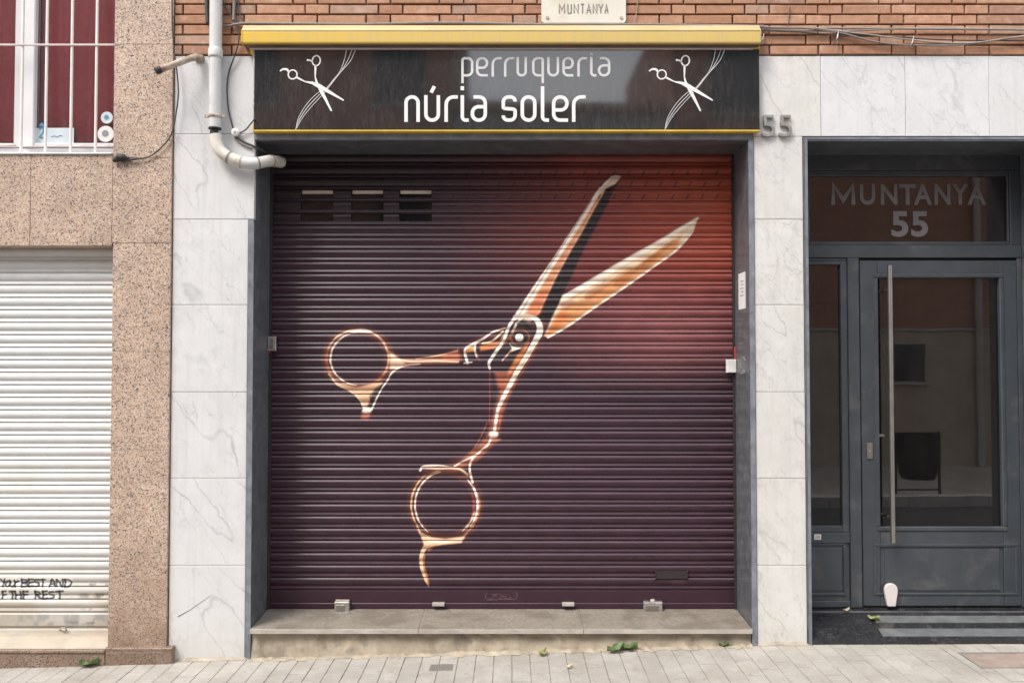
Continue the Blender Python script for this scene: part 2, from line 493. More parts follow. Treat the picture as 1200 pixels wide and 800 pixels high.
def mat_glass(name, tint, refl):
    t = NT(name)
    t.t.nodes.remove(t.b)
    fr = t.n("Fresnel", None, IOR=refl)
    gl = t.n("BsdfGlossy", None, Color=(1,1,1,1), Roughness=.015)
    p = t.pos()
    t.set(gl.inputs["Normal"], t.bump(t.noise(p, 1.3, 2), .035, .02))
    tr = t.n("BsdfTransparent", None, Color=(*tint, 1))
    df = t.n("BsdfDiffuse", None, Color=(.30,.27,.25,1))
    dust = t.math('MULTIPLY', t.ramp(t.noise(t.pos(0,(2,2,1)), 5, 6, .65), [(.3, .3), (.75, 1.)]), .035)
    m0 = t.n("MixShader", None, i0=dust, i1=tr.outputs[0], i2=df.outputs[0])
    m = t.n("MixShader", None, i0=fr.outputs[0], i1=m0.outputs[0], i2=gl.outputs[0])
    t.t.links.new(m.outputs[0], t.t.nodes["Material Output"].inputs[0])
    return t.m
MAT['glass_door'] = mat_glass("glass_tinted", (.40,.36,.33), 1.85)
MAT['glass_window'] = mat_glass("glass_clear", (.97,.97,.97), 1.45)

def mat_sign():
    t = NT("sign_panel_black")
    p = t.pos()
    f = t.noise(t.pos(0,(45,1,9)), 1., 6, .75)
    g = t.noise(p, 3.2, 5, .6)
    sp = t.noise(p, 150, 3, .7)
    k = t.math('MULTIPLY', t.ramp(f, [(.35, 0.), (.75, 1.)]), t.ramp(g, [(.3, .25), (.65, 1.)]))
    k = t.math('ADD', k, t.math('MULTIPLY', t.ramp(sp, [(.55, 0.), (.75, 1.)]), .25))
    x = t.n("SeparateXYZ", None, Vector=p).outputs[0]
    col = t.mix(k, (.016,.016,.018), (.058,.056,.054))
    t.set(t.b.inputs["IOR"], 1.85)
    return t.out(col, .05, t.bump(t.noise(p, 1.1, 2), .10, .02), 0, .5)
MAT['sign'] = mat_sign()

def mat_yellow():
    t = NT("awning_yellow_faded")
    p = t.pos()
    x = t.n("SeparateXYZ", None, Vector=p).outputs[0]
    fade = t.ramp(t.math('ADD', t.math('MULTIPLY', x, .28), .50), [(.06, 0.), (.30, .75), (.6, 1.)])
    n = t.noise(t.pos(0,(30,1,3)), 1., 5, .65)
    fade = t.math('MULTIPLY', fade, t.ramp(n, [(.25, .7), (.7, 1.)]))
    col = t.mix(fade, (.66,.43,.05), (.57,.42,.15))
    d = t.ramp(t.noise(t.pos(0,(40,4,3)), 1., 6, .7), [(.50, 0.), (.70, .5)])
    col = t.mix(d, col, (.44,.36,.22))
    return t.out(col, .45, None, 0, .4)
MAT['awning'] = mat_yellow()
MAT['awning_lid'] = plain("awning_lid_pale", (.47,.375,.18), .5, var=.1, vs=5, dirt=((.50,.45,.35), 6, .55, .5))

def mat_curtain():
    t = NT("curtain_burgundy")
    p = t.pos()
    f = t.noise(p, 25, 5)
    col = t.mix(f, (.70,.17,.21), (.84,.29,.34))
    return t.out(col, .9, t.bump(t.noise(p, 300, 2), .2), 0, .2)
MAT['curtain'] = mat_curtain()

# ------------------------------------------------------------------ paint canvas for the mural and the graffiti (numpy, no files)
class Canvas:
    def __init__(s, x0, x1, y0, y1, S, col):
        s.x0, s.y0, s.S, s.k = x0, y0, S, 1.0
        s.W, s.H = int((x1-x0)*S), int((y1-y0)*S)
        s.X, s.Y = np.meshgrid(x0+(np.arange(s.W)+.5)/S, y0+(np.arange(s.H)+.5)/S)
        s.a = np.empty((s.H, s.W, 3)); s.a[:] = col
    def win(s, xs, ys, pad):
        i0 = max(0, int((min(xs)-pad-s.x0)*s.S)); i1 = min(s.W, int((max(xs)+pad-s.x0)*s.S)+2)
        j0 = max(0, int((min(ys)-pad-s.y0)*s.S)); j1 = min(s.H, int((max(ys)+pad-s.y0)*s.S)+2)
        return slice(j0, max(j0, j1)), slice(i0, max(i0, i1))
    def blend(s, sl, cov, col):
        s.a[sl] += (np.asarray(col)-s.a[sl])*cov[..., None]
    def stroke(s, pts, col, w=None, alpha=1., soft=.7, sm=True):
        """pts (x,y) or (x,y,width)"""
        if len(pts[0]) == 2:
            m = len(pts); arc = m > 18 and pts[0] != pts[-1]            # sprayed arcs thin out at both ends
            pts = [(x, y, w*(min(1, .15+4.*min(i, m-1-i)/m) if arc else 1)) for i, (x, y) in enumerate(pts)]
        pts = [(x, y, ww*s.k) for x, y, ww in pts]
        if sm and len(pts) > 2: pts = smooth_pts(pts, 6)
        xs = [p[0] for p in pts]; ys = [p[1] for p in pts]; mw = max(p[2] for p in pts)
        sl = s.win(xs, ys, mw/2+soft*2)
        X, Y = s.X[sl], s.Y[sl]
        cov = np.zeros_like(X)
        for (xa, ya, wa), (xb, yb, wb) in zip(pts[:-1], pts[1:]):
            sub = s.win((xa, xb), (ya, yb), max(wa, wb)/2+soft*2)
            ss = (slice(sub[0].start-sl[0].start, sub[0].stop-sl[0].start), slice(sub[1].start-sl[1].start, sub[1].stop-sl[1].start))
            x, y = X[ss], Y[ss]
            if x.size == 0: continue
            dx, dy = xb-xa, yb-ya
            t = np.clip(((x-xa)*dx+(y-ya)*dy)/(dx*dx+dy*dy+1e-9), 0, 1)
            d = np.hypot(x-xa-t*dx, y-ya-t*dy)
            c = np.clip((((wa+(wb-wa)*t)/2)-d)/(2*soft)+.5, 0, 1)
            cov[ss] = np.maximum(cov[ss], c*c*(3-2*c))
        s.blend(sl, cov*alpha, lin(col))
    def poly(s, pts, col, alpha=1., soft=.8, grad=None):
        xs = [p[0] for p in pts]; ys = [p[1] for p in pts]
        sl = s.win(xs, ys, soft*2)
        X, Y = s.X[sl], s.Y[sl]
        ins = np.zeros(X.shape, bool); dm = np.full(X.shape, 1e9)
        n = len(pts)
        for i in range(n):
            xa, ya = pts[i]; xb, yb = pts[(i+1) % n]
            if ya != yb:
                ins ^= ((ya > Y) != (yb > Y)) & (X < (xb-xa)*(Y-ya)/(yb-ya)+xa)
            dx, dy = xb-xa, yb-ya
            t = np.clip(((X-xa)*dx+(Y-ya)*dy)/(dx*dx+dy*dy+1e-9), 0, 1)
            dm = np.minimum(dm, np.hypot(X-xa-t*dx, Y-ya-t*dy))
        c = np.clip(np.where(ins, dm, -dm)/(2*soft)+.5, 0, 1)
        if grad:
            (xa, ya), (xb, yb), c2 = grad
            t = np.clip(((X-xa)*(xb-xa)+(Y-ya)*(yb-ya))/((xb-xa)**2+(yb-ya)**2), 0, 1)[..., None]
            cc = np.array(lin(col))*(1-t)+np.array(lin(c2))*t
        else: cc = lin(col)
        s.blend(sl, c*alpha, cc)
    def fnoise(s, scale, seed, oct=4):
        """value noise on the canvas"""
        r = np.random.default_rng(seed); out = 0; amp = 1; tot = 0
        for o in range(oct):
            k = scale/2**o
            gw, gh = int(s.W/s.S/k)+3, int(s.H/s.S/k)+3
            g = r.random((gh, gw))
            u, v = (s.X-s.x0)/k, (s.Y-s.y0)/k
            i, j = u.astype(int), v.astype(int); fu, fv = u-i, v-j
            fu = fu*fu*(3-2*fu); fv = fv*fv*(3-2*fv)
            out = out+amp*((g[j,i]*(1-fu)+g[j,i+1]*fu)*(1-fv)+(g[j+1,i]*(1-fu)+g[j+1,i+1]*fu)*fv)
            tot += amp; amp *= .55
        return out/tot
    def image(s, name):
        img = bpy.data.images.new(name, s.W, s.H, float_buffer=True)
        img.colorspace_settings.name = 'Non-Color'
        a = np.ones((s.H, s.W, 4), np.float32); a[..., :3] = np.clip(s.a[::-1], 0, 1)
        img.pixels.foreach_set(a.ravel()); img.update()
        return img
def mat_painted(name, img, rough, spec, var=.25, dust=.20):
    t = NT(name)
    uv = t.n("UVMap", {"uv_map":"uv"})
    im = t.n("TexImage", {"image":img, "extension":'EXTEND'}, Vector=uv.outputs[0])
    p = t.pos()
    f = t.ramp(t.noise(t.pos(0,(3,1,9)), 3., 6, .65), [(.3, 1-var), (.7, 1+var*.5)])
    col = t.mix(1.0, im.outputs[0], t.n("CombineColor", None, Red=f, Green=f, Blue=f).outputs[0], 'MULTIPLY')
    d = t.ramp(t.noise(p, 60, 4, .7), [(.66, 0.), (.78, .10)])
    col = t.mix(d, col, (.35,.32,.30))
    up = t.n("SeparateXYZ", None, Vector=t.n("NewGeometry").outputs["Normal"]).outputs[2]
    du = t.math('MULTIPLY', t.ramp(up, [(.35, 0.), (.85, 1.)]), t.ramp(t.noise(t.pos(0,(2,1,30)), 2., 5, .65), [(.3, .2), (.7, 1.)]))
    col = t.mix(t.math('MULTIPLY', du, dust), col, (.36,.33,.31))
    rr = t.math('ADD', t.math('MULTIPLY', t.noise(p, 12, 4), .22), rough-.1)
    return t.out(col, rr, t.bump(t.noise(t.pos(0,(1,1,2)), 9, 4), .10, .006), 0, spec)
#PART2
# ================================================================== THE SETTING
XP = ax(201)                       # party line between the two buildings
SX0, SX1 = -1.554, 1.427           # shop opening
SD = 0.348                         # depth of the shutter behind the facade
Z_SOF = az(165)                    # shop soffit
DX0, DX1 = ax(948), 3.275          # entrance opening
Z_DSOF = az(166)
DD = 0.34
Z_MT = az(65.5)                    # top edge of the marble cladding
XR, XL = 4.6, -5.4

TILT = -math.atan(0.0264)
def tilted(o):
    o.rotation_euler = (0, TILT, 0); o.location.z = -0.0024
    return o
def strip(b, x0, x1, y0, y1, d0, d1, n=1):
    """a slab that follows the fall of the street"""
    xs_ = sorted(set([x0+(x1-x0)*i/n for i in range(n+1)]+([1.6] if x0 < 1.6 < x1 else [])))
    for a_, b_ in zip(xs_[:-1], xs_[1:]):
        za_, zb_ = gz(a_), gz(b_)
        b.add([(a_,y0,za_+d0),(b_,y0,zb_+d0),(b_,y1,zb_+d0),(a_,y1,za_+d0),(a_,y0,za_+d1),(b_,y0,zb_+d1),(b_,y1,zb_+d1),(a_,y1,za_+d1)],
              [(4,5,6,7),(0,1,5,4),(2,3,7,6)]+([(3,0,4,7)] if a_ == x0 else [])+([(1,2,6,5)] if b_ == x1 else []))
    return b
ground = tilted(MB().add([(-150,-150,-.6),(150,-150,-.6),(150,150,-.6),(-150,150,-.6)], [(0,1,2,3)]).build("ground", MAT['asphalt'], kind="structure"))
road = strip(MB(), -14, 14, -5.0, -2.25, -.155, -.13).build("road", MAT['asphalt'], kind="structure")
pav = strip(MB(), -14, 14, -2.0, .55, -.15, -.006).build("pavement", MAT['sand'], kind="structure", fix=False)
opp = MB().box(-14, 14, -9.6, -5.2, -.4, -.085).build("opposite_pavement", MAT['paver'], kind="structure")
for nm, ya, yb in (("kerb", -2.25, -2.006), ("opposite_kerb", -5.2, -5.0)):
    k = MB()
    for i in range(28):
        strip(k, -14+i, -13.006+i, ya, yb, -.15, .003)
    k.build(nm, MAT['kerb'], kind="structure")

# pavers: 10.5 x 21 cm, running away from the wall
PW, PL = .105, .21
pv_mesh = []
for k in range(6):
    b = MB()
    g, c = .0014, .0022
    x0, x1, y0, y1 = -PW/2+g, PW/2-g, -PL/2+g*2.2, PL/2-g*2.2
    j = lambda: random.uniform(-.0009, .0009)
    vs = [(x0,y0,-.05),(x1,y0,-.05),(x1,y1,-.05),(x0,y1,-.05),
          (x0+j(),y0+j(),-c),(x1+j(),y0+j(),-c),(x1+j(),y1+j(),-c),(x0+j(),y1+j(),-c),
          (x0+c,y0+c,j()*.4),(x1-c,y0+c,j()*.4),(x1-c,y1-c,j()*.4),(x0+c,y1-c,j()*.4)]
    b.add(vs, [(0,1,5,4),(1,2,6,5),(2,3,7,6),(3,0,4,7),(4,5,9,8),(5,6,10,9),(6,7,11,10),(7,4,8,11),(8,9,10,11)])
    me = b.mesh("paver"); me.materials.append(MAT['paver']); pv_mesh.append(me)
rest = MB()
HOLE = (2.574, 3.059, -.409, -.146)
def cut_paver(x0, x1, y0, y1):
    """what is left of a paver's rectangle round the iron cover"""
    hx0, hx1, hy0, hy1 = HOLE
    if x1 <= hx0 or x0 >= hx1 or y1 <= hy0 or y0 >= hy1: return None
    out = []
    if x0 < hx0: out.append((x0, hx0, y0, y1)); x0 = hx0
    if x1 > hx1: out.append((hx1, x1, y0, y1)); x1 = hx1
    if y0 < hy0: out.append((x0, x1, y0, hy0))
    if y1 > hy1: out.append((x0, x1, hy1, y1))
    return [r for r in out if r[1]-r[0] > .012 and r[3]-r[2] > .012]
for i in range(-60, 61):
    x = (i+.5)*PW
    off = (i % 2)*PL*.5 + (.02 if i % 3 == 0 else 0)
    for r_ in range(-2, 10):
        y = -.02-PL/2-r_*PL+off-.06
        if y-PL/2 > .03 or y-PL/2 < -2.0: continue
        vis = abs(x) < 3.32 and y+PL/2 > -.60
        z = random.uniform(-.0008, .0008)
        pieces = cut_paver(x-PW/2, x+PW/2, y-PL/2, y+PL/2)
        if pieces is not None:
            for (a, b, c, d) in pieces:
                g = .0018
                q = MB().add([(a+g,c+g,-.05),(b-g,c+g,-.05),(b-g,d-g,-.05),(a+g,d-g,-.05),(a+g,c+g,gz(a+g)+z),(b-g,c+g,gz(b-g)+z),(b-g,d-g,gz(b-g)+z),(a+g,d-g,gz(a+g)+z)],
                             [(0,1,5,4),(1,2,6,5),(2,3,7,6),(3,0,4,7),(4,5,6,7)]).build("paver", MAT['paver'])
                q.parent = pav
        elif vis:
            o = bpy.data.objects.new("paver", random.choice(pv_mesh))
            COL.objects.link(o)
            o.location = (x, y, z+gz(x)); o.rotation_euler = (random.uniform(-.004,.004), -math.atan((gz(x+.05)-gz(x-.05))*10)+random.uniform(-.006,.006), random.uniform(-.004,.004))
            o.parent = pav
        else:
            me = random.choice(pv_mesh)
            rest.add([(v.co.x+x, v.co.y+y, v.co.z+z+gz(x+v.co.x)) for v in me.vertices], [tuple(p.vertices) for p in me.polygons])
ro = rest.build("pavers", MAT['paver'], kind="stuff"); ro.parent = pav

# ------------------------------------------------------------------ the apartment building with the shop and the entrance
bld = thing("apartment_building", (0, 0, 0), "brick apartment building clad in white marble round the shop and grey door", "building")
core = MB()
core.box(XP, SX0-.04, .026, .45, -.4, Z_SOF+.05)
core.box(SX1+.04, DX0-.03, .026, .45, -.4, Z_SOF+.05)
core.box(DX1+.03, XR, .026, .45, -.4, Z_SOF+.05)
core.box(XP, XR, .026, 5.0, Z_SOF+.05, 9.0)
core.build("wall", MAT['mortar'], bld)

# marble slabs
JY = [157, 257, 357, 459, 560, 662]
def slab(x0, x1, z0, z1, mat, name="marble_slab", y0=0.0, y1=.03, c=.0022, g=.0012):
    return MB().cbox(x0+g, x1-g, y0+random.uniform(-.0012,.0012), y1, z0+g, z1-g, c).build(name, mat, bld)
LX0, LX1 = XP, SX0-.036
zs = [az(y) for y in JY]
slab(LX0, SX0, az(157), Z_MT, MAT['marble'])
slab(LX0, SX0-.002, zs[1], zs[0], MAT['marble'])
for a, b in zip(zs[1:-1], zs[2:]): slab(LX0, LX1, b, a, MAT['marble'])
slab(LX0, LX1, gz(LX0)-.05, zs[-1], MAT['marble'])
RX0, RX1 = SX1+.034, DX0-.027
for a, b in zip([az(160)]+zs[1:-1], zs[1:]): slab(RX0, RX1, b, a, MAT['marble_warm'])
slab(RX0, RX1, gz(RX0)-.05, zs[-1], MAT['marble_warm'])
ZF = az(160)
bx_ = [SX1+.01, ax(962,0,110), ax(1061,0,110), ax(1159,0,110), ax(1258,0,110), XR]
for i, (a, b) in enumerate(zip(bx_[:-1], bx_[1:])): slab(a, b, ZF, Z_MT, MAT['marble_warm' if i == 0 else 'marble'])
slab(SX0+.002, SX1+.008, Z_SOF+.045, Z_MT, MAT['marble'])
slab(DX1+.03, XR, -.4, ZF-.003, MAT['marble_warm'])

MB().ribbon([(at(208.5,722,0).x, at(208.5,722,0).z), (at(222,714.5,0).x, at(222,714.5,0).z), (at(247,697,0).x, at(247,697,0).z)], [.007, .003, .0012], -.0022, -.0014).build("scuff_mark", MAT['cable_grey'], bld)
# dark stone linings of the shop opening
MB().cbox(SX0-.034, SX0, -.007, SD+.04, gz(SX0)-.05, zs[1]-.002, .003).build("jamb", MAT['jamb'], bld)
MB().box(SX0-.034, SX0, .033, SD+.04, zs[1]-.001, Z_SOF-.001).build("jamb", MAT['jamb'], bld)
MB().cbox(SX1, SX1+.032, -.007, SD+.04, gz(SX1)-.05, Z_SOF-.001, .003).build("jamb", MAT['jamb'], bld)
MB().box(SX0-.033, SX0-.0012, -.0095, -.0072, gz(SX0)-.05, zs[1]-.004).build("jamb_edge", MAT['jamb_edge'], bld)
MB().box(SX1+.0012, SX1+.031, -.0095, -.0072, gz(SX1)-.05, Z_SOF+.003).build("jamb_edge", MAT['jamb_edge'], bld)
MB().cbox(SX0+.001, SX1+.032, -.007, SD+.04, Z_SOF, Z_SOF+.042, .003).build("lintel", MAT['jamb'], bld)
MB().box(SX0+.002, SX1+.031, -.0095, -.0072, Z_SOF+.005, Z_SOF+.041).build("lintel_edge", MAT['jamb_edge'], bld)
# linings of the entrance
MB().cbox(DX0-.026, DX0, -.007, DD+.05, gz(DX0)-.05, Z_DSOF+.025, .003).build("jamb", MAT['jamb'], bld)
MB().box(DX0-.018, DX0-.0012, -.0095, -.0072, gz(DX0)-.05, Z_DSOF+.012).build("jamb_edge", MAT['jamb_edge'], bld)
MB().cbox(DX0+.001, DX1+.03, -.007, DD+.05, Z_DSOF, Z_DSOF+.025, .003).build("lintel", MAT['jamb'], bld)
MB().box(DX0-.017, DX1+.03, -.0095, -.0072, Z_DSOF+.013, Z_DSOF+.024).build("lintel_edge", MAT['jamb_edge'], bld)
MB().cbox(DX1, DX1+.028, -.007, DD+.05, gz(DX1)-.05, Z_DSOF-.001, .003).build("jamb", MAT['jamb'], bld)

# bricks (long and short in turn, 29 and 14 cm)
BH, BJ = .0525, .0098
brick_meshes = {}
for L in (.287, .138):
    brick_meshes[L] = []
    for k in range(5):
        me = MB().cbox(-L/2, L/2, 0, .06, 0, BH, .0035, .0014).mesh("brick"); me.materials.append(MAT['brick'])
        brick_meshes[L].append(me)
brest = MB()
z = Z_MT+.006
course = 0
while z < 5.6:
    x = XP+.004-random.choice([.0, .12, .2, .33]) if course else ax(910,0,60)-16*.4446/2
    k = course
    x = XP-.45+((course*.2223+.06) % .4446)
    while x < XR:
        L = .287 if k % 2 == 0 else .138
        k += 1
        xa, xb = x, x+L
        x = xb+.0099
        if xb < XP+.02 or xa > XR: continue
        ca, cb = max(xa, XP+.003), min(xb, XR)
        yj = -.008+random.uniform(-.0025,.0025)
        zj = random.uniform(-.001,.001)
        vis = z < 3.97 and cb > -2.1 and ca < 3.3
        if ca == xa and cb == xb:
            me = random.choice(brick_meshes[L])
            if vis:
                o = bpy.data.objects.new("brick", me); COL.objects.link(o)
                o.location = ((xa+xb)/2, yj, z+zj); adopt(o, bld)
            else:
                brest.add([(v.co.x+(xa+xb)/2, v.co.y+yj, v.co.z+z) for v in me.vertices], [tuple(p.vertices) for p in me.polygons])
        else:
            b = MB().cbox(ca, cb, yj, .05, z, z+BH, .0035, .001)
            if vis: b.build("brick", MAT['brick'], bld)
            else: brest.add(b.v, b.f)
    z += BH+BJ; course += 1
brest.build("brickwork", MAT['brick'], bld, kind="stuff")

# shop step: sloping stone slabs on a rough concrete riser
SB = az(713.5, SD)                 # level at the shutter
SFZ = az(736.8, -.035)               # level at the nosing
js = [SX0+.003, ax(490, -.035, 738), ax(684, -.035, 738), SX1-.003]
for a, b in zip(js[:-1], js[1:]):
    th = .027
    prof = [(-.035, SFZ-th), (-.035, SFZ-.004), (-.031, SFZ), (SD+.05, SB+.005), (SD+.05, SB-th)]
    MB().prism_x(prof, a+.0008, b-.0008).build("step_slab", MAT['sill'], bld)
    MB().box(a+.002, b-.002, -.0375, -.0352, SFZ-th+.001, SFZ-.004).build("step_nosing", MAT['sill_edge'], bld)
# rough riser with a ragged foot
n = 60
rz = []
top, bot, mid = [], [], []
for i in range(n+1):
    x = SX0+.002+(SX1-SX0-.004)*i/n
    top.append((x, .012+random.uniform(-.004,.004), SFZ-.027))
    mid.append((x, .004+random.uniform(-.006,.006), SFZ-.06+random.uniform(-.01,.01)))
    bot.append((x, -.012+random.uniform(-.012,.006), gz(x)-.02))
vs = top+mid+bot+[(x, .3, z_) for x, y, z_ in top]
m_ = n+1
fs = [(i, i+1, m_+i+1, m_+i) for i in range(n)]+[(m_+i, m_+i+1, 2*m_+i+1, 2*m_+i) for i in range(n)]+[(i, 3*m_+i, 3*m_+i+1, i+1) for i in range(n)]
MB().add(vs, fs).build("step_riser", MAT['riser'], bld)
# smear of mortar where the pavement meets the walls
def smear(x0, x1, yb, name, wid=.035):
    a, b = [], []
    n = int((x1-x0)/.03)
    for i in range(n+1):
        x = x0+(x1-x0)*i/n
        a.append((x, yb, gz(x)+.012+random.uniform(-.006,.008)))
        b.append((x, yb-wid*random.uniform(.4,1.3), gz(x)+.0015))
    MB().add(a+b, [(i, i+1, n+2+i, n+1+i) for i in range(n)]).build(name, MAT['riser'], bld)
smear(SX0+.002, SX1-.002, -.006, "mortar_smear", .05)
smear(LX0, SX0, -.002, "mortar_smear", .018)
smear(RX0, DX0, -.002, "mortar_smear", .015)

# ------------------------------------------------------------------ rooms behind the openings
def room(name, x0, x1, y0, y1, z0, z1, label):
    b = MB().add([(x0,y0,z0),(x1,y0,z0),(x1,y1,z0),(x0,y1,z0),(x0,y0,z1),(x1,y0,z1),(x1,y1,z1),(x0,y1,z1)],
                 [(0,1,2,3),(4,7,6,5),(1,5,6,2),(2,6,7,3),(3,7,4,0)])
    return b.build(name, MAT['room'], kind="structure", fix=False)
room("shop_room", SX0-.03, SX1+.03, SD+.06, 3.0, .05, Z_SOF+.045, "")
room("entrance_hall", DX0-.02, DX1+.025, DD+.07, 4.0, .145, Z_DSOF+.02, "")

# ------------------------------------------------------------------ the granite building on the left
gr = thing("granite_building", (-2.7, 0, gz(-2.7)), "pink speckled granite house front with white shutter and barred window", "building")
GY = -.016
WX1 = ax(133.5, GY, 90); WZ0 = az(180, GY)
HX1 = ax(129.5, GY, 500); HZ1 = az(288, GY); HX0 = HX1-2.5
WX0 = WX1-1.35; WZ1 = 4.7
c2 = MB()
c2.box(HX1+.03, XP-.002, .026, .5, -.4, 9)
c2.box(XL, HX1+.03, .03, .5, HZ1+.03, WZ0-.03)
c2.box(XL, WX0-.03, .026, .5, WZ0-.03, WZ1+.03)
c2.box(WX1+.03, HX1+.03, .026, .5, WZ0-.03, 9)
c2.box(XL, WX1+.03, .026, .5, WZ1+.03, 9)
c2.box(XL, HX0-.03, .026, .5, -.4, HZ1+.03)
c2.box(XL, XP-.002, .5, .56, 3.0, 9)
c2.build("wall", MAT['core'], gr)
def gslab(x0, x1, z0, z1, mat=None, y0=GY, y1=.03, name="granite_slab", g=.0009):
    return MB().cbox(x0+g, x1-g, y0+random.uniform(-.001,.001), y1, z0+g, z1-g, .0018).build(name, mat or MAT['granite'], gr)
GX1 = XP-.003
py_ = [52, 185]
gslab(WX1, GX1, az(52,GY), 4.7); gslab(WX1, GX1, az(185,GY), az(52,GY))
gslab(WX1, GX1, az(285,GY), az(185,GY))
pz = [az(y,GY) for y in (285, 412, 527, 643, 762)]
for a, b in zip(pz[:-1], pz[1:]): gslab(HX1, GX1, b, a)
bz0, bz1 = HZ1, az(180,GY)
xs = [XL, ax(33,GY)-.62*2, ax(33,GY)-.62, ax(33,GY), WX1]
for a, b in zip(xs[:-1], xs[1:]): gslab(a, b, bz0, bz1)
gslab(XL, HX0, -.2, HZ1); gslab(XL, WX0, bz1, 4.7); gslab(XL, GX1, 4.7, 5.6)
# reveals of the shutter opening and of the window
MB().box(HX1+.001, HX1+.03, .031, .16, pz[-1], HZ1+.02).build("reveal", MAT['granite'], gr)
MB().box(HX0, HX1, .031, .16, HZ1+.001, HZ1+.03).build("reveal", MAT['granite'], gr)
MB().box(WX0-.028, WX0, .031, .2, WZ0, WZ1).build("reveal", MAT['granite'], gr)
MB().box(WX1+.002, WX1+.03, .031, .2, WZ0, WZ1).build("reveal", MAT['granite'], gr)
# plinth
PZ = az(761.5, -.05)
for a, b in ((XL, ax(-60,-.05)), (ax(-60,-.05), HX1+.0), (HX1, ax(205.5,-.05))):
    dz = .012 if a == HX1 else 0
    MB().cbox(a+.001, b-.001, -.05, .03, gz(a)-.08, PZ-.018+dz, .004, .0008).build("plinth", MAT['granite_dirty'], gr)
    MB().cbox(a+.001, b-.001, -.056 if a != HX1 else -.051, .03, PZ-.0175+dz, PZ+dz+.002, .004, .0008).build("plinth_ledge", MAT['granite_dirty'], gr)
# pale stone threshold under the shutter, leaning back
TZ = az(744.5, .06)
MB().prism_x([(-.03, PZ+.003), (.05, TZ), (.2, TZ), (.2, PZ+.003)], HX0, HX1-.001).build("threshold", MAT['threshold'], gr)
MB().add([(HX0-.2,.22,-.1),(HX1+.05,.22,-.1),(HX1+.05,.22,HZ1+.1),(HX0-.2,.22,HZ1+.1)], [(0,1,2,3)]).build("back_wall", MAT['room'], gr)
MB().box(HX0-.1, XP-.02, -.02, .03, -.3, gz(-2)-.03).build("footing", MAT['core'], gr)

# ------------------------------------------------------------------ across the street (seen mirrored in the glass and in the sign)
def far_wall(name, c, c2, label, scale=1.0):
    t = NT(name)
    p = t.pos()
    bt = t.n("TexBrick", None, Vector=t.n("CombineXYZ", None, X=t.n("SeparateXYZ", None, Vector=p).outputs[0], Y=t.n("SeparateXYZ", None, Vector=p).outputs[2]).outputs[0],
             Color1=(*c,1), Color2=(*c2,1), Mortar=(.25,.22,.19,1), Scale=1.0, **{"Mortar_Size":.006, "Brick_Width":.3*scale, "Row_Height":.062*scale})
    return t.out(bt.outputs[0], .9)
MAT['far_brick'] = far_wall("far_brick", (.36,.16,.10), (.30,.13,.09), "")
MAT['far_stone'] = plain("far_stone", (.36,.295,.235), .85, var=.15, vs=2)
MAT['far_grey'] = plain("far_render", (.34,.33,.31), .9, var=.1, vs=2)
MAT['far_dark'] = plain("far_window_dark", (.03,.03,.032), .2)
MAT['far_roof'] = plain("far_roof", (.30,.17,.11), .9, var=.2)
FY = -9.6
def far_house(name, x0, x1, h, mat, label, windows, base=2.37, par=.12):
    t = thing(name, ((x0+x1)/2, FY-3, 0), label, "building")
    MB().box(x0, x1, FY-6, FY-.04, base, h).build("upper_wall", mat, t)
    MB().box(x0, x1, FY-6, FY, -.6, base-.05).build("ground_floor_wall", MAT['far_stone'], t)
    MB().box(x0, x1, FY-6, FY+.03, base-.049, base-.001).build("string_course", MAT['far_grey'], t)
    MB().box(x0-.02, x1+.02, FY-6, FY+par, h+.001, h+.14).build("cornice", MAT['far_roof'], t)
    for (a, b, c, d) in windows:
        y = FY-.038 if c > base else FY+.002
        w = MB().box(a, b, y-.002, y+.006, c, d).build("window", MAT['far_dark'], t)
        MB().box(a-.06, b+.06, y-.002, y+.06, c-.06, c-.005).build("sill", MAT['far_grey'], w)
    return t
far_house("low_house", -1.0, 2.7, 6.05, MAT['far_grey'], "low grey house across the street, mirrored mid sign under open sky",
          [(-.5,.4,3.3,4.9),(1.2,2.1,3.3,4.9),(-.6,.5,.2,2.1)])
far_house("brick_house", 2.75, 12.5, 8.2, MAT['far_brick'], "brown brick house across the street, mirrored in the entrance door glass",
          [(6.85,7.4,1.42,2.09),(3.4,4.4,3.4,5.2),(9.4,10.4,3.4,5.2),(3.4,4.4,6.0,7.6),(6.0,7.0,6.3,7.6)])
far_house("tall_house", -12.5, -1.05, 8.8, MAT['far_brick'], "tall brick house across the street, mirrored at the left of the sign",
          [(-2.4,-1.5,3.4,5.4),(-5.0,-4.0,3.4,5.4),(-7.6,-6.6,3.4,5.4),(-2.4,-1.5,6.2,8.0),(-5.0,-4.0,6.2,8.0)])
dp = MB().tube([(8.35,FY+.08,-.1),(8.35,FY+.08,8.1)], .06, 10).build("downpipe", MAT['far_grey'], None, "grey downpipe across the street, mirrored in the entrance transom", "pipe")
